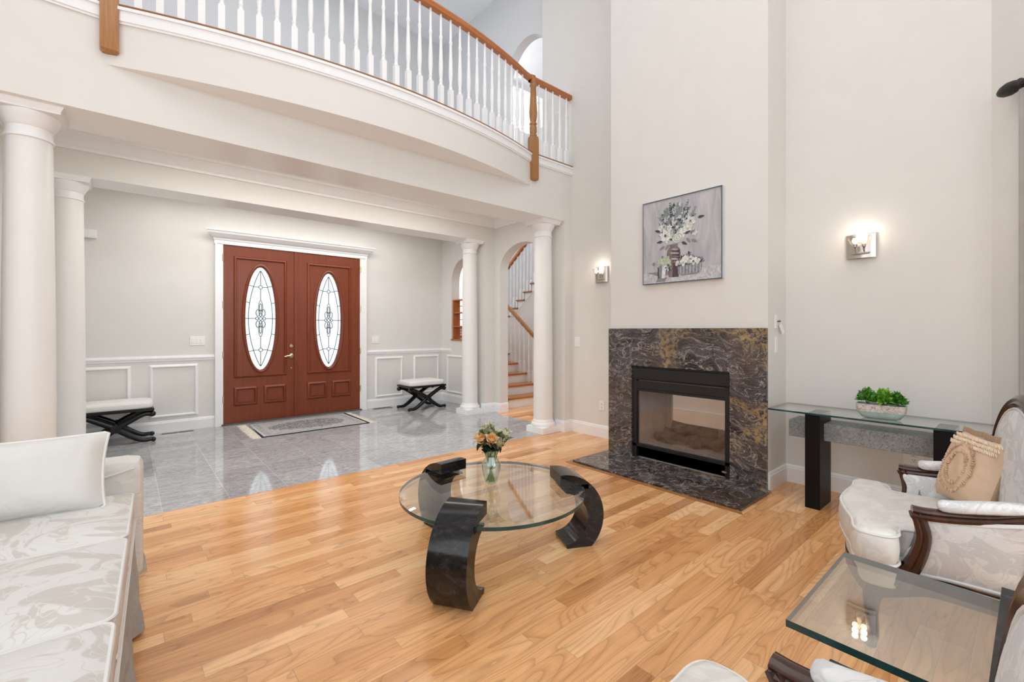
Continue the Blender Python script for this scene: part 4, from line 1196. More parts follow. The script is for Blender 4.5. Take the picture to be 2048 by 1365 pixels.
# ================================================================== curule benches
def bench(x, y, label):
    t = thing('curule_bench', label, 'bench', (x, y, 0), 0, 'black X-leg benches in the foyer')
    w, dd = 0.325, 0.22
    P = [(math.copysign(1, c) * abs(c) ** 0.25 * w, math.copysign(1, s) * abs(s) ** 0.25 * dd) for c, s in [(math.cos(2 * PI * i / 56 + .01), math.sin(2 * PI * i / 56 + .01)) for i in range(56)]]
    c = obj('seat_cushion', padslab(B(), P, 0.385, 0.462, 0.022, 0.018), 'leather', t, smooth=True); c['label'] = 'white leather seat'
    pp = sweep(B(), [(p[0] * .985, p[1] * .985, 0.440) for p in P], circ(0.005, 6), closed=True)
    obj('piping', pp, 'leather', c, smooth=True)
    f = obj('seat_frame', bx(-w - .005, w + .005, -dd - .005, dd + .005, 0.355, 0.388), 'black_lacquer', t, bevel=0.004)
    for s in (1, -1):
        yy = s * (dd - 0.035)
        for m in (1, -1):
            b = tube(B(), [(-m * 0.315, yy, 0.318), (-m * 0.24, yy, 0.322), (-m * 0.13, yy, 0.265), (0, yy, 0.185), (m * 0.13, yy, 0.085), (m * 0.23, yy, 0.030), (m * 0.32, yy, 0.030)], [0.028, 0.028, 0.03, 0.034, 0.03, 0.025, 0.020], 10, 6)
            bmesh.ops.create_uvsphere(b, u_segments=12, v_segments=8, radius=0.034, matrix=Matrix.Translation((-m * 0.315, yy, 0.318)))
            bmesh.ops.create_uvsphere(b, u_segments=10, v_segments=8, radius=0.026, matrix=Matrix.Translation((m * 0.325, yy, 0.026)))
            obj('leg', b, 'black_lacquer', t, smooth=True)
        b = B(); disc_ = [(0.045 * math.cos(2 * PI * i / 16), 0.185 + 0.045 * math.sin(2 * PI * i / 16)) for i in range(16)]
        prism(b, disc_, yy + s * 0.02, yy + s * 0.042, (), 0, XZ)
        obj('boss', b, 'black_lacquer', t, smooth=True)
    b = tube(B(), [(0, -dd + .035, 0.185), (0, 0, 0.185), (0, dd - .035, 0.185)], 0.02, 10, 4)
    obj('stretcher', b, 'black_lacquer', t, smooth=True)
bench(-0.085, 6.79, 'black X-leg bench with a white seat left of the entry doors')
bench(3.70, 6.60, 'black X-leg bench with a white seat in the right rear corner of the foyer')

# ================================================================== coffee table
TX, TY = 1.617, 2.055
ct = thing('coffee_table', 'round glass coffee table on three black curved stone legs', 'table', (TX, TY, 0))
GZ = 0.365
bm = B(); n = 128; r0 = 0.53
top = [[(r * math.cos(2 * PI * i / n), r * math.sin(2 * PI * i / n), z) for i in range(n)] for r, z in ((r0 - 0.002, GZ - 0.027), (r0, GZ - 0.024), (r0, GZ - 0.006), (r0 - 0.035, GZ))]
loft(bm, top, True, True)
for f in bm.faces: f.material_index = 0
o = obj('glass_top', bm, ['glass_top', 'glass_edge'], ct)
for p in o.data.polygons:
    if abs(p.normal.z) < 0.3: p.material_index = 1
o['label'] = 'clear round glass top with a bevelled teal edge'
def c_leg_bm():
    """C-shaped leg: outline in radial r / height z, width along the tangent"""
    rc, zc, Ro, Ri = 0.40, 0.180, 0.250, 0.150
    out = []
    a0 = -math.acos(zc / Ro) if False else math.asin(-zc / Ro)
    for i in range(29):
        a = a0 + (PI / 2 - a0) * i / 28
        out.append((rc + Ro * math.cos(a), zc + Ro * math.sin(a)))
    out = [(r, max(0.0, z)) for r, z in out]
    # top lip, slot for the glass, then inner arc down to the foot
    out += [(rc - 0.02, zc + Ro), (rc - 0.02, GZ + 0.001), (rc + 0.155, GZ + 0.001), (rc + 0.155, GZ - 0.0275), (rc + 0.02, GZ - 0.0275)]
    for i in range(21):
        a = PI / 2 - 0.10 - (PI - 0.2) * i / 20
        out.append((rc + Ri * math.cos(a), zc - 0.008 + Ri * math.sin(a)))
    out += [(rc + 0.02, 0.0)]
    return prism(B(), out, -0.098, 0.098, (), 0, XZ)
for ang in (213, 333, 93):
    l = obj('leg', c_leg_bm(), 'black_stone', ct, smooth=True, bevel=0.003)
    l.rotation_euler = (0, 0, math.radians(ang))

# vase with flowers
vx, vy = 1.645, 2.107
vz = GZ + 0.0005
vs = thing('glass_vase', 'clear glass vase of flowers on the coffee table', 'vase', (vx, vy, vz))
prof = [(0.030, 0.0), (0.036, 0.006), (0.046, 0.04), (0.056, 0.085), (0.057, 0.105), (0.050, 0.13), (0.036, 0.155), (0.034, 0.17), (0.040, 0.195)]
bm = lathe(B(), prof + [(r - 0.0025, z) for r, z in prof[::-1][:-1]] + [(0.028, 0.008)], n=32)
obj('vessel', bm, 'glass_vase', vs, smooth=True)
obj('rim', sweep(B(), [(0.039 * math.cos(2 * PI * i / 32), 0.039 * math.sin(2 * PI * i / 32), 0.195) for i in range(32)], circ(0.002, 6), closed=True), 'glass_vase', vs, smooth=True)
RF = random.Random(5)
def stem_bm(b, root, tip, r=0.0028):
    mid = (Vector(root) + Vector(tip)) / 2; mid.x *= .55; mid.y *= .55
    return tube(b, [root, tuple(mid), tip], [r, r, r * .9], 6, 5)
def petal(b, c, axis, ang, L, w, open_, mi=0, curl=0.35):
    """cupped petal leaving c along axis, leaning outwards by open_"""
    ax = Vector(axis).normalized()
    t = ax.cross(Vector((0, 0, 1))); t = t.normalized() if t.length > 1e-3 else Vector((1, 0, 0))
    s = ax.cross(t)
    o_ = t * math.cos(ang) + s * math.sin(ang); tn = ax.cross(o_)
    rows = []
    for i in range(5):
        f = i / 4
        ln = ax * (L * f * math.cos(open_ * f)) + o_ * (L * f * math.sin(open_ * (0.5 + f * .5)) + 0.15 * w * math.sin(PI * f))
        ww = w * math.sin(PI * min(1, f * .8 + .18)) ** .8
        rows.append([b.verts.new(Vector(c) + ln + tn * (k * ww) - o_ * (curl * ww * k * k)) for k in (-1, -.5, 0, .5, 1)])
    for r1, r2 in zip(rows, rows[1:]):
        for i in range(4):
            f = b.faces.new((r1[i], r1[i + 1], r2[i + 1], r2[i])); f.material_index = mi
def dirv(c): return (Vector(c) - Vector((0, 0, 0.13)))
def rose(pos, label, m, r=0.027, tilt=(0, 0)):
    t = thing('rose', label, 'flower', (vx + pos[0], vy + pos[1], vz + pos[2]), 0, 'roses in the glass vase')
    ax = Vector((pos[0] * 6 + tilt[0], pos[1] * 6 + tilt[1], 0.8))
    b = B()
    for ring, (k, L, w, op) in enumerate(((3, .9, .42, .10), (4, 1.05, .55, .22), (5, 1.15, .68, .42), (5, 1.15, .75, .75))):
        for i in range(k): petal(b, -ax.normalized() * r * .9, ax, 2 * PI * i / k + ring * .6, L * r * 1.7, w * r * 1.25, op, curl=.55)
    bmesh.ops.solidify(b, geom=b.faces[:], thickness=0.0008)
    obj('bloom', b, m, t, smooth=True)
    root = (-pos[0] * 1.25 + RF.uniform(-.008, .008), -pos[1] * 1.25 + RF.uniform(-.008, .008), 0.014 - pos[2])
    root = (-pos[0] - pos[0] * .25, -pos[1] - pos[1] * .25, 0.016 - pos[2])
    neck = (-pos[0] * .45, -pos[1] * .45, 0.19 - pos[2])
    obj('stem', tube(B(), [root, neck, tuple(-ax.normalized() * r * .8)], [.003, .003, .0028], 6, 6), 'stem', t, smooth=True)
    b = B()
    for i in range(3):
        petal(b, -ax.normalized() * r * .9, ax, 2.1 * i + pos[0] * 90, r * 1.8, r * .5, 1.6, curl=.2)
    bmesh.ops.solidify(b, geom=b.faces[:], thickness=0.0006)
    obj('leaf', b, 'leaf_dark', t, smooth=True)
# right and forward on the picture plane
cr, sr_ = math.sin(0.8618), math.cos(0.8618)
def pv(a, dep, z): return (a * cr + dep * sr_, -a * sr_ + dep * cr, z)
rose(pv(-0.052, -0.025, 0.262), 'open peach rose at the front left of the bouquet', 'rose', 0.034, (-.2, -.3))
rose(pv(0.004, -0.045, 0.268), 'open peach rose at the front centre of the bouquet', 'rose', 0.034, (0, -.3))
rose(pv(-0.075, 0.01, 0.268), 'peach rose half hidden at the left edge of the bouquet', 'rose', 0.030)
rose(pv(0.043, -0.035, 0.245), 'cream rosebud at the front right of the bouquet', 'rose_cream', 0.030, (.3, -.1))
def lily(pos, label):
    t = thing('lily', label, 'flower', (vx + pos[0], vy + pos[1], vz + pos[2]), 0, 'pale lilies in the glass vase')
    b = B()
    ax0 = Vector((pos[0] * 4, pos[1] * 4, 0.6)).normalized()
    for k in range(6):
        off = Vector((RF.uniform(-1, 1), RF.uniform(-1, 1), RF.uniform(-1.0, .9))) * 0.019
        ax = (ax0 + off * 22).normalized()
        for i in range(6): petal(b, off, ax, 2 * PI * i / 6, 0.036, 0.009, 0.75, curl=.2)
    bmesh.ops.solidify(b, geom=b.faces[:], thickness=0.0006)
    obj('bloom', b, 'lily', t, smooth=True)
    obj('stem', tube(B(), [(-pos[0] * 1.2, -pos[1] * 1.2, 0.018 - pos[2]), (-pos[0] * .5, -pos[1] * .5, 0.19 - pos[2]), (0, 0, 0)], .0026, 6, 6), 'stem', t, smooth=True)
    b = B()
    for i in range(14): petal(b, Vector((RF.uniform(-.02, .02), RF.uniform(-.02, .02), RF.uniform(-.05, 0))), ax0, RF.uniform(0, 6), 0.032, 0.007, RF.uniform(.4, 1.1))
    bmesh.ops.solidify(b, geom=b.faces[:], thickness=0.0006)
    obj('leaf', b, 'stem', t, smooth=True)
lily(pv(-0.012, 0.01, 0.318), 'pale green lily spray at the top of the bouquet')
lily(pv(0.032, -0.012, 0.298), 'pale lily spray at the top, right of the highest one')
lily(pv(0.082, 0.0, 0.290), 'white lily spray at the right tip of the bouquet')
lily(pv(0.060, 0.0, 0.262), 'white lily spray at the right, below the tip one')
lily(pv(-0.048, 0.012, 0.300), 'pale lily spray at the upper left of the bouquet')
fo = thing('greenery', 'dark green leaves and stems filling the neck of the glass vase', 'foliage', (vx, vy, vz))
b = B()
for i in range(40):
    a = RF.uniform(0, 2 * PI); rr = RF.uniform(.012, .034)
    petal(b, (rr * math.cos(a), rr * math.sin(a), RF.uniform(.185, .215)), (math.cos(a), math.sin(a), RF.uniform(.1, .9)), RF.uniform(0, 6), RF.uniform(.035, .055), .010, .5)
bmesh.ops.solidify(b, geom=b.faces[:], thickness=0.0006)
o = obj('leaves', b, 'leaf_dark', fo, smooth=True)
b = B()
for i in range(30):
    a = RF.uniform(0, 2 * PI); r1 = RF.uniform(.006, .036); r2 = RF.uniform(.006, .026)
    tube(b, [(-r1 * math.cos(a), -r1 * math.sin(a), .012), (r2 * .4 * math.cos(a), r2 * .4 * math.sin(a), .11), (r2 * math.cos(a), r2 * math.sin(a), .2)], .0034, 6, 5)
obj('stems', b, 'stem', fo, smooth=True)

# ================================================================== console table
OX, OY = 3.90, 0.70
cs = thing('console_table', 'glass console table with black slab legs and a grey stone beam', 'table', (OX, OY, 0))
g_ = obj('glass_top', bx(3.68 - OX, 4.10 - OX, 0.10 - OY, 1.322 - OY, 0.674, 0.686), ['glass_top', 'glass_edge'], cs)
for p in g_.data.polygons:
    if abs(p.normal.z) < 0.5: p.material_index = 1
g_['label'] = 'long clear glass top with a dark green edge'
for y0, y1 in ((0.995, 1.088), (0.315, 0.408)):
    obj('leg', bx(3.712 - OX, 3.975 - OX, y0 - OY, y1 - OY, 0.0, 0.674), 'black_paint', cs, bevel=0.003)
o = obj('stretcher_beam', bx(3.805 - OX, 4.03 - OX, 0.12 - OY, 1.222 - OY, 0.478, 0.60), 'grey_stone', cs, bevel=0.004); o['label'] = 'thick grey cast stone beam'

# planter
pz = 0.6865
plx, ply = 3.80, 0.672
pr = thing('planter', 'aqua glazed trough planter with a silver band on the console', 'planter', (plx, ply, pz), math.radians(4))
def sq(a, w, h, e=0.35): return (math.copysign(abs(math.cos(a)) ** e, math.cos(a)) * w, math.copysign(abs(math.sin(a)) ** e, math.sin(a)) * h)
def ring_t(w, l, z, n=40): return [(*sq(2 * PI * i / n + .01, w, l), z) for i in range(n)]
bm = B()
loft(bm, [ring_t(.030, .075, 0), ring_t(.042, .100, .008), ring_t(.054, .120, .035), ring_t(.058, .128, .07), ring_t(.059, .130, .096), ring_t(.055, .126, .096), ring_t(.052, .12, .075)], True, True)
obj('trough', bm, 'aqua', pr, smooth=True)
bm = B(); loft(bm, [ring_t(.0575, .1262, .046), ring_t(.0592, .1295, .07), ring_t(.0602, .1312, .0955), ring_t(.058, .1288, .0962), ring_t(.056, .125, .05)], True, False)
o = obj('band', bm, 'band', pr, smooth=True); o['label'] = 'distressed silver band'
obj('soil', prism(B(), [p[:2] for p in ring_t(.053, .122, 0)], .070, .085), 'soil', pr)
for y in (-.06, .06):
    for x in (-.015, .015):
        pass
RP = random.Random(9)
def clump(dy, dx, R0, H0, n, L, w, m, label):
    t = thing('potted_plant', label, 'plant', (plx + dx, ply + dy, pz + 0.085), 0, 'green plants in the aqua planter')
    b = B()
    for i in range(n):
        a = RP.uniform(0, 2 * PI); el = RP.uniform(-.1, 1.5)
        d3 = Vector((math.cos(a) * math.cos(el), math.sin(a) * math.cos(el), math.sin(el)))
        base = Vector((d3.x * R0 * .55, d3.y * R0 * .6, max(0.008, H0 * (.25 + .55 * d3.z * RP.random()))))
        petal(b, base, d3 + Vector((0, 0, .5)), RP.uniform(0, 6), L * RP.uniform(.7, 1.15), w * RP.uniform(.8, 1.1), RP.uniform(.2, .9), curl=.25)
    for v in b.verts:
        if v.co.z < 0.002: v.co.z = 0.002
    bmesh.ops.solidify(b, geom=b.faces[:], thickness=0.0007)
    obj('foliage', b, m, t, smooth=True)
    b = B()
    for i in range(8):
        a = RP.uniform(0, 2 * PI); r = RP.uniform(.2, .6) * R0
        tube(b, [(0, 0, 0), (r * .4 * math.cos(a), r * .4 * math.sin(a), H0 * .35), (r * math.cos(a), r * math.sin(a), H0 * .7)], .0018, 5, 4)
    obj('stems', b, 'stem', t, smooth=True)
clump(.075, 0.0, .066, .122, 330, .032, .0065, 'leaf_bright', 'fine leaved bushy green plant at the left end of the planter')
clump(-.012, -.004, .054, .102, 120, .050, .0125, 'leaf_lime', 'broad leaved bright green plant in the middle of the planter')
clump(-.085, 0.0, .050, .098, 190, .036, .0095, 'leaf_bright', 'dense green plant at the right end of the planter')

# ================================================================== armchairs
def bergere(label, loc, rz):
    t = thing('armchair', label, 'armchair', loc, rz, 'carved walnut armchairs by the end table')
    # seat cushion, T shaped
    half = [(0.12, -0.236), (0.22, -0.230), (0.250, -0.20), (0.252, -0.08), (0.254, 0.03), (0.272, 0.090), (0.340, 0.100), (0.380, 0.125), (0.390, 0.175), (0.378, 0.220), (0.335, 0.240), (0.25, 0.246), (0.13, 0.272)]
    out = half + [(0, 0.288)] + [(-x, y) for x, y in half[::-1]]
    P = [(p.x, p.y) for p in smooth_path([(a, b_, 0) for a, b_ in out], 5, True)]
    c = obj('seat_cushion', padslab(B(), P, 0.37, 0.505, 0.028, flat=True), 'damask_seat', t, smooth=True)
    c['label'] = 'thick cream seat cushion'
    cen = Vector((0, 0))
    pp = sweep(B(), [(p[0] * .985, p[1] * .985, 0.492) for p in P], circ(0.0055, 6), closed=True)
    sweep(pp, [(p[0] * .985, p[1] * .985, 0.382) for p in P], circ(0.0055, 6), closed=True)
    obj('piping', pp, 'piping', c, smooth=True)
    # seat rail
    rl = smooth_path([(0.295, 0.12, 0.275), (0.292, 0.180, 0.262), (0.14, 0.230, 0.262), (0, 0.25, 0.268), (-0.14, 0.230, 0.262), (-0.292, 0.180, 0.262), (-0.295, 0.12, 0.275), (-0.275, 0.0, 0.305), (-0.265, -0.23, 0.30), (0, -0.25, 0.30), (0.265, -0.23, 0.30), (0.275, 0.0, 0.305)], 6, True)
    RPf = [(-0.022, -0.035), (-0.026, -0.02), (-0.019, -0.012), (-0.026, -0.004), (-0.019, 0.004), (-0.022, 0.02), (0.018, 0.02), (0.018, -0.035)]
    obj('seat_rail', sweep(B(), rl, RPf, closed=True), 'walnut', t, smooth=True)
    # front upholstery below the cushion
    P2 = [(p[0] * 0.86, p[1] * 0.92) for p in P]
    o = obj('seat_deck', padslab(B(), P2, 0.272, 0.372, 0.018), 'cream', t, smooth=True); o['label'] = 'cream fabric under the seat cushion'
    # legs
    for s in (1, -1):
        b = tube(B(), [(s * 0.275, 0.150, 0.29), (s * 0.285, 0.175, 0.23), (s * 0.272, 0.178, 0.14), (s * 0.255, 0.170, 0.06), (s * 0.260, 0.185, 0.0)], [0.036, 0.034, 0.022, 0.016, 0.022], 10, 6, up=(0, 1, 0))
        obj('leg', b, 'walnut', t, smooth=True)
        b = tube(B(), [(s * 0.245, -0.235, 0.32), (s * 0.248, -0.25, 0.15), (s * 0.255, -0.285, 0.0)], [0.026, 0.022, 0.017], 10, 6, up=(0, 1, 0))
        obj('leg', b, 'walnut', t, smooth=True)
        # arm: post and top rail in one carved sweep
        AP = [(-0.020, -0.020), (-0.026, -0.008), (-0.020, 0.0), (-0.026, 0.010), (-0.016, 0.020), (0.0, 0.023), (0.016, 0.020), (0.026, 0.010), (0.020, 0.0), (0.026, -0.008), (0.020, -0.020)]
        pth = smooth_path([(s * 0.290, 0.095, 0.285), (s * 0.288, 0.070, 0.345), (s * 0.294, 0.042, 0.42), (s * 0.306, 0.028, 0.50), (s * 0.322, 0.040, 0.565), (s * 0.327, 0.052, 0.590)], 6)
        b = B()
        sweep(b, pth, AP, up=(0, -1, 0.2), scales=[1.5 - 0.55 * min(1, i / (len(pth) - 1) * 1.2) for i in range(len(pth))])
        p2 = smooth_path([(s * 0.329, 0.062, 0.592), (s * 0.326, 0.02, 0.590), (s * 0.318, -0.06, 0.596), (s * 0.305, -0.16, 0.612), (s * 0.290, -0.285, 0.650)], 6)
        sweep(b, p2, AP, scales=[1.0 - 0.1 * i / (len(p2) - 1) for i in range(len(p2))])
        obj('arm', b, 'walnut', t, smooth=True)
        b = rbox(B(), 0.062, 0.235, 0.038, 0.019, 0.004)
        for v in b.verts:
            f = v.co.y / 0.1175
            v.co.x *= 1.0 - 0.35 * max(0, abs(f) - 0.3) ** 1.5
            y = -0.125 + v.co.y
            v.co = Vector((s * (0.322 - (0.02 - y) * 0.105) + v.co.x, y, 0.628 + (0.0 - min(0, y + 0.05)) * 0.16 + v.co.z))
        a_ = obj('arm_pad', b, 'damask_chair', t, smooth=True)
        # side panel
        so = smooth_path([(0.048, 0.555, 0), (0.046, 0.573, 0), (0.02, 0.577, 0), (-0.12, 0.588, 0), (-0.235, 0.612, 0), (-0.248, 0.60, 0), (-0.245, 0.45, 0), (-0.238, 0.345, 0), (-0.225, 0.330, 0), (-0.05, 0.335, 0), (0.075, 0.330, 0), (0.092, 0.342, 0), (0.075, 0.41, 0), (0.045, 0.47, 0), (0.036, 0.52, 0)], 4, True)
        so = [(p.x, p.y) for p in so]
        FRM = lambda p, s=s: (s * (0.252 + 0.060 * (p.y - 0.34) / 0.25 + p.z), p.x, p.y)
        sp = obj('side_panel', padslab(B(), so, -0.016, 0.016, 0.010, 0.008, fr=FRM), 'damask_chair', t, smooth=True)
        sp['label'] = 'white floral side panel with piping'
        for off, rr in ((0.014, 0.0052), (0.018, 0.0045)):
            k = 0.985 if off == 0.014 else 0.945
            cx_, cy_ = sum(p[0] for p in so) / len(so), sum(p[1] for p in so) / len(so)
            b = sweep(B(), [FRM(Vector((cx_ + (p[0] - cx_) * k, cy_ + (p[1] - cy_) * k, off))) for p in so], circ(rr, 6), up=(1, 0, 0), closed=True)
            obj('piping', b, 'piping', sp, smooth=True)
    # back
    def bk(x, z): return (x, -0.238 - 0.06 * max(0, z - 0.42) / 0.6, z)
    oval = [(-0.262, 0.33), (-0.275, 0.5), (-0.298, 0.68)] + [(-0.300 * math.cos(PI * i / 16), 0.76 + 0.235 * math.sin(PI * i / 16)) for i in range(17)] + [(0.298, 0.68), (0.275, 0.5), (0.262, 0.33)]
    BP = [(-0.024, -0.020), (-0.026, 0.012), (-0.014, 0.026), (-0.004, 0.020), (0.006, 0.024), (0.022, 0.012), (0.026, -0.004), (0.022, -0.020)]
    fr_ = smooth_path([bk(x, z) for x, z in oval], 3)
    b = sweep(B(), fr_, BP, up=(0, 1, 0.1))
    sweep(b, [bk(x, 0.40) for x in (-0.27, 0, 0.27)], [(-0.02, -0.02), (0.02, -0.02), (0.02, 0.02), (-0.02, 0.02)], up=(0, 1, 0))
    obj('back_frame', b, 'walnut', t, smooth=True)
    ins = [(p[0] * 0.915, 0.76 + (p[1] - 0.76) * 0.90 if p[1] > 0.76 else max(0.43, p[1])) for p in oval]
    ins = [(x, z) for x, z in ins if z > 0.431 or abs(x) > 0.2]
    ins = [(-0.24, 0.43)] + [p for p in ins if p[1] > 0.44] + [(0.24, 0.43)]
    FB = lambda p: (p.x, bk(0, p.y)[1] + p.z, p.y)
    bp = obj('back_cushion', padslab(B(), ins, -0.025, 0.022, 0.014, 0.02, fr=FB), 'damask_chair', t, smooth=True)
    cx_, cz_ = 0.0, 0.72
    pb = sweep(B(), [FB(Vector((x * .97, cz_ + (z - cz_) * .97, 0.020))) for x, z in ins], circ(0.005, 6), up=(0, 1, 0), closed=True)
    obj('piping', pb, 'piping', bp, smooth=True)
    return t
ch = bergere('cream armchair with carved walnut arms in front of the console table', (2.575, 0.314, 0), math.radians(12))
ch2 = copy_tree(ch)
ch2.location = (0.672, 0.265, 0); ch2.rotation_euler = (0, 0, math.radians(4))
ch2['label'] = 'cream armchair at the bottom edge, nearer than the glass end table'

# ruffled cushion on the far armchair
pw = thing('throw_pillow', 'tan linen pillow with a ruffled oval on the far armchair', 'pillow', (0, 0, 0))
bm = pillow_bm(0.31, 0.31, 0.12, 16)
body = obj('cover', bm, 'tan_linen', pw, smooth=True); body['label'] = 'tan linen cover'
def pil_z(u, v): return 0.06 * ((1 - u ** 4) * (1 - v ** 4)) ** 0.55
b = B(); RR = random.Random(4)
for (rx, ry, nn, h) in ((0.088, 0.104, 64, .010), (0.054, 0.070, 46, .009)):
    for i in range(nn):
        a = 2 * PI * i / nn
        x, y = rx * math.cos(a), ry * math.sin(a)
        z = pil_z(x / .155, y / .155)
        w_ = RR.uniform(.004, .007)
        m_ = Matrix.Translation((x, y, z + .002)) @ Matrix.Rotation(a + RR.uniform(-.5, .5), 4, 'Z') @ Matrix.Diagonal((1.9, .7, .8, 1))
        bmesh.ops.create_icosphere(b, subdivisions=1, radius=w_, matrix=m_)
o = obj('ruffle', b, 'tan_braid', pw, smooth=True); o['label'] = 'ruffled oval braid'
b = B()
for i in range(46):
    x = -0.138 + 0.276 * i / 45
    for k in range(3):
        y = 0.098 + k * 0.018
        z = pil_z(x / .155, y / .155)
        m_ = Matrix.Translation((x + RR.uniform(-.002, .002), y, z + .001)) @ Matrix.Rotation(.5 + RR.uniform(-.3, .3), 4, 'Z') @ Matrix.Diagonal((.45, 1.9, .5, 1))
        bmesh.ops.create_icosphere(b, subdivisions=1, radius=.0062, matrix=m_)
o = obj('smocking', b, 'tan_light', pw, smooth=True); o['label'] = 'pale smocked stitching along the top'
b = B()
edge = []
for i in range(61):
    u = -1 + 2 * i / 60
    edge.append((u * .152, .148 - .002 * math.sin(9 * u), 0.0))
rw = [[b.verts.new((x, y + k * .012, (.006 if k else 0) * math.sin(i * 1.3) + z)) for i, (x, y, z) in enumerate(edge)] for k in (0, 1, 2)]
for a, c in zip(rw, rw[1:]):
    for i in range(60): b.faces.new((a[i], a[i + 1], c[i + 1], c[i]))
bmesh.ops.solidify(b, geom=b.faces[:], thickness=0.002)
obj('frill', b, 'tan_linen', pw, smooth=True)
# seated on the cushion against the back
mp = ch.matrix_basis @ Matrix.Translation((0.115, -0.165, 0.672)) @ Matrix.Rotation(math.radians(180 + 20), 4, 'Z') @ Matrix.Rotation(math.radians(90 - 18), 4, 'X')
pw.matrix_basis = mp

# ================================================================== end table
ex, ey = 1.615, 0.155
et = thing('end_table', 'square glass end table with black stone legs between the armchairs', 'table', (ex, ey, 0))
g_ = obj('glass_top', bx(1.336 - ex, 1.897 - ex, -0.13 - ey, 0.436 - ey, 0.481, 0.50), ['glass_end', 'glass_edge'], et)
for p in g_.data.polygons:
    if abs(p.normal.z) < 0.5: p.material_index = 1
g_['label'] = 'square clear glass top with a dark teal edge'
def c_prof(lip, top, slot=None, Ro=0.27, Ri=0.19):
    """C profile opening towards +r, lip end at r=lip"""
    zc = top - Ro; rc = lip - 0.03
    out = [(lip, top)]
    for i in range(17):
        a = PI / 2 + (math.acos(-min(1, zc / Ro)) if False else (PI / 2 + math.asin(min(1, zc / Ro)))) * i / 16
        out.append((rc + Ro * math.cos(a), max(0.0, zc + Ro * math.sin(a))))
    out.append((lip - 0.02, 0.0))
    for i in range(17):
        a = 3 * PI / 2 - PI * i / 16
        out.append((rc + Ri * math.cos(a), zc + Ri * math.sin(a)))
    if slot: out += [(lip, slot[0]), (lip - .13, slot[0]), (lip - .13, slot[1]), (lip, slot[1])]
    else: out += [(lip, top - 0.05)]
    return out
l1 = obj('leg', prism(B(), c_prof(0.065 - ey, 0.54, (0.480, 0.501)), 1.335 - ex, 1.893 - ex, (), 0, YZ), 'black_stone', et, bevel=0.002)
bm = bx(1.135 - ex, 1.292 - ex, -0.16 - ey, 0.325 - ey, 0.0, 0.478)
box(bm, 1.20 - ex, 1.44 - ex, -0.15 - ey, 0.02 - ey, 0.44, 0.480)
l2 = obj('leg', bm, 'black_stone', et, bevel=0.002)

# ================================================================== sofa
sx, sy = -0.40, 1.90
sf = thing('sofa', 'ivory damask sofa with three seat cushions at the left', 'sofa', (sx, sy, 0))
L = lambda x, y, z: (x - sx, y - sy, z)
b = B(); rbox(b, 0.86, 2.10, 0.28, 0.02, 0, at=L(-0.42, 1.92, 0.205)); obj('base', b, 'plain_white', sf, smooth=True)
for i, (y0, y1) in enumerate(((2.265, 2.865), (1.640, 2.258), (0.99, 1.633))):
    out = rect(-0.66, 0.040, y0, y1)
    P = []
    for k, (cx_, cy_) in enumerate(((-0.62, y0 + .035), (0.008, y0 + .03), (0.008, y1 - .03), (-0.62, y1 - .035))):
        for j in range(6):
            a = PI * (1 + k * .5) + PI / 2 * j / 5
            P.append((cx_ + .032 * math.cos(a) - sx, cy_ + .032 * math.sin(a) - sy))
    # extra points along the straight sides so the crown follows
    Q = []
    for a, c in zip(P, P[1:] + P[:1]):
        Q.append(a)
        dd = math.hypot(c[0] - a[0], c[1] - a[1])
        for k in range(1, int(dd / .06)): 
            f = k / int(dd / .06); Q.append((a[0] + (c[0] - a[0]) * f, a[1] + (c[1] - a[1]) * f))
    cu = obj('seat_cushion', padslab(B(), Q, 0.345, 0.492, 0.028, 0.026), 'damask_sofa', sf, smooth=True)
    cen = (sum(p[0] for p in Q) / len(Q), sum(p[1] for p in Q) / len(Q))
    ppts = [(cen[0] + (p[0] - cen[0]) * .985, cen[1] + (p[1] - cen[1]) * .985) for p in Q]
    pp = sweep(B(), [(x, y, .480) for x, y in ppts], circ(.006, 6), closed=True)
    sweep(pp, [(x, y, .358) for x, y in ppts], circ(.006, 6), closed=True)
    obj('piping', pp, 'piping', cu, smooth=True)
for y0, y1 in ((2.870, 3.045), (0.80, 0.985)):
    b = rbox(B(), 0.93, y1 - y0, 0.60, 0.045, 0.006, at=L(-0.395, (y0 + y1) / 2, 0.345))
    for v in b.verts:   # slightly dipping towards the front, soft folds
        if v.co.z > 0.5: v.co.z += 0.006 * math.sin(v.co.x * 14) - 0.02 * max(0, v.co.x - 0.2)
    a_ = obj('arm', b, 'plain_white', sf, smooth=True)
    pp = B()
    ya = (y0 if y1 > 2 else y1) - sy
    sgn = -1 if y1 > 2 else 1
    sweep(pp, smooth_path([(-0.42, ya + sgn * .003, .57), (0.1, ya + sgn * .003, .565), (0.30, ya + sgn * .003, .57), (0.44, ya + sgn * .003, .60)], 5), circ(.005, 6))
    obj('piping', pp, 'piping', a_, smooth=True)
b = rbox(B(), 0.24, 2.25, 0.66, 0.07, 0.0, at=L(-0.80, 1.92, 0.47)); obj('back', b, 'plain_white', sf, smooth=True)
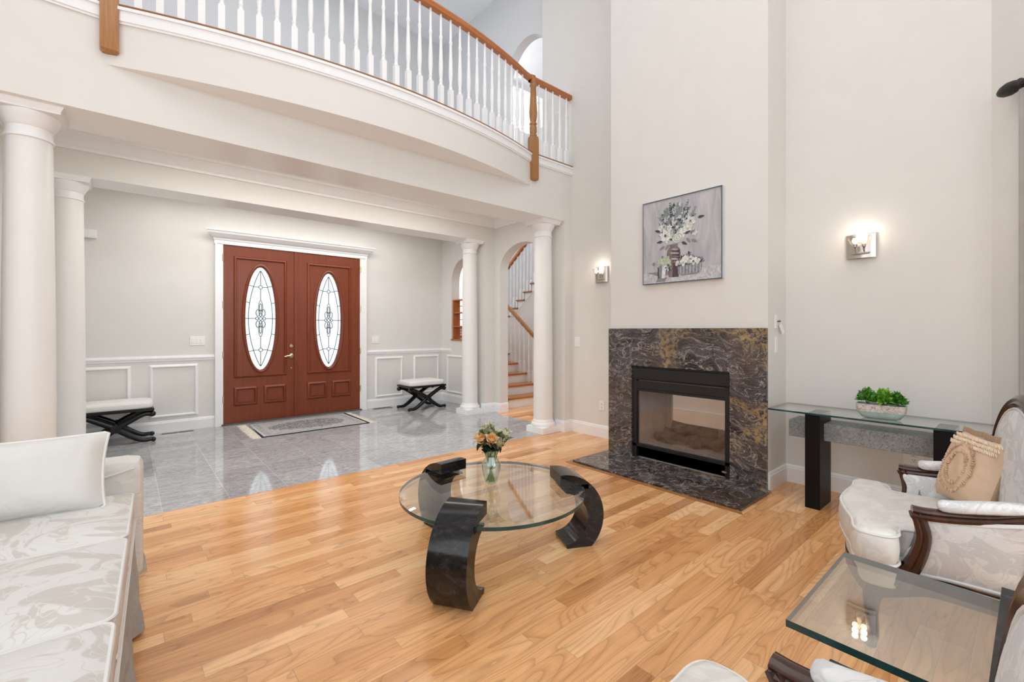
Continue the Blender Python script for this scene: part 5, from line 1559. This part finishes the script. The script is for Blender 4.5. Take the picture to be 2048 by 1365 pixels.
# pleated skirt
b = B(); rows = []
pts = []
N = 120
for i in range(N + 1):
    y = 3.045 - (3.045 - 0.80) * i / N
    pts.append(y)
pleats = (3.03, 2.44, 1.98, 1.33)
for z, fl in ((0.335, 0.0), (0.25, 0.25), (0.15, 0.6), (0.08, 0.85), (0.012, 1.0)):
    r = []
    for y in pts:
        bump_ = sum(math.exp(-((y - q) / 0.035) ** 2) - 0.45 * math.exp(-((y - q + 0.07) / 0.03) ** 2) for q in pleats)
        x = 0.036 + fl * (0.018 + 0.028 * bump_ + 0.006 * math.sin(y * 21))
        zz_ = z + (0.012 * abs(math.sin(y * 5)) if z < .05 else 0)
        r.append(b.verts.new(L(x, y, zz_)))
    rows.append(r)
for a, c in zip(rows, rows[1:]):
    for i in range(N): b.faces.new((a[i], a[i + 1], c[i + 1], c[i]))
ext = []
bmesh.ops.solidify(b, geom=b.faces[:], thickness=0.006)
o = obj('skirt', b, 'plain_white', sf, smooth=True); o['label'] = 'pleated white skirt down to the floor'
pp = sweep(B(), [L(0.040, y, 0.335) for y in (3.04, 2.0, 0.81)], circ(.006, 6)); obj('piping', pp, 'piping', sf, smooth=True)

sf.matrix_basis = Matrix.Translation((0.022, 2.75, 0)) @ Matrix.Rotation(math.radians(-2.4), 4, 'Z') @ Matrix.Translation((sx - 0.034, sy - 2.75, 0))
tp = thing('throw_pillow', 'large plain ivory pillow leaning in the corner of the sofa', 'pillow', (0, 0, 0))
body = obj('cover', pillow_bm(0.60, 0.33, 0.17, 18, pinch=.05), 'plain_white', tp, smooth=True)
pp = sweep(B(), [(x * .30 * (1 - .05 * (1 - (y) ** 2)), y * .165 * (1 - .05 * (1 - x ** 2)), 0) for x, y in [(math.copysign(min(1, abs(math.cos(2 * PI * i / 60)) * 1.42), math.cos(2 * PI * i / 60)), math.copysign(min(1, abs(math.sin(2 * PI * i / 60)) * 1.42), math.sin(2 * PI * i / 60))) for i in range(60)]], circ(.006, 6), closed=True)
obj('piping', pp, 'piping', body, smooth=True)
tp.matrix_basis = Matrix.Translation((-0.362, 2.722, 0.655)) @ Matrix.Rotation(math.radians(-5), 4, 'Z') @ Matrix.Rotation(math.radians(68), 4, 'X')

# ================================================================== curtain rod
d = 0.70711
ax = Vector((-d, -d, 0))
p0 = Vector((4.105, 0.150, 2.735))
cr = thing('curtain_rod', 'black curtain rod end with a leaf finial high on the right', 'curtain rod', p0)
b = B()
rings = []
for t_, r in ((-0.01, .006), (0.0, .020), (0.025, .034), (0.06, .041), (0.095, .036), (0.12, .026), (0.13, .03), (0.138, .022), (0.15, .017)):
    rings.append([tuple(ax * t_ + Vector((d, -d, 0)) * (r * math.cos(2 * PI * i / 16)) + Vector((0, 0, r * math.sin(2 * PI * i / 16)))) for i in range(16)])
loft(b, rings)
o = obj('finial', b, 'bronze', cr, smooth=True)
b = B(); sweep(b, [tuple(ax * 0.15), tuple(ax * 1.5)], circ(.017, 12)); obj('rod', b, 'bronze', cr, smooth=True)
b = B(); tube(b, [tuple(ax * .165 + Vector((0.02, -0.02, -.03))), tuple(ax * .165 + Vector((0.045, -0.045, -.02))), tuple(ax * .165 + Vector((0.0, 0.0, -.02)))], [.012, .014, .012], 8, 4)
o = obj('bracket', b, 'tan_braid', cr, smooth=True); o['label'] = 'tan wooden bracket'
b = B(); rows = []
for z in (0.06, 1.3, 2.70):
    r = []
    for i in range(50):
        s_ = 0.235 + 0.6 * i / 49
        off = 0.055 + 0.028 * math.sin(i * 0.95)
        p = Vector((4.25, 0.19, 0)) + ax * s_ + Vector((-d, d, 0)) * off
        r.append(b.verts.new((p.x, p.y, z)))
    rows.append(r)
for a, c in zip(rows, rows[1:]):
    for i in range(49): b.faces.new((a[i], a[i + 1], c[i + 1], c[i]))
bmesh.ops.solidify(b, geom=b.faces[:], thickness=0.003)
cu = obj('curtain', b, 'curtain', None, smooth=True)
tag(cu, 'pale grey curtain at the extreme right edge under the rod finial', 'curtain')
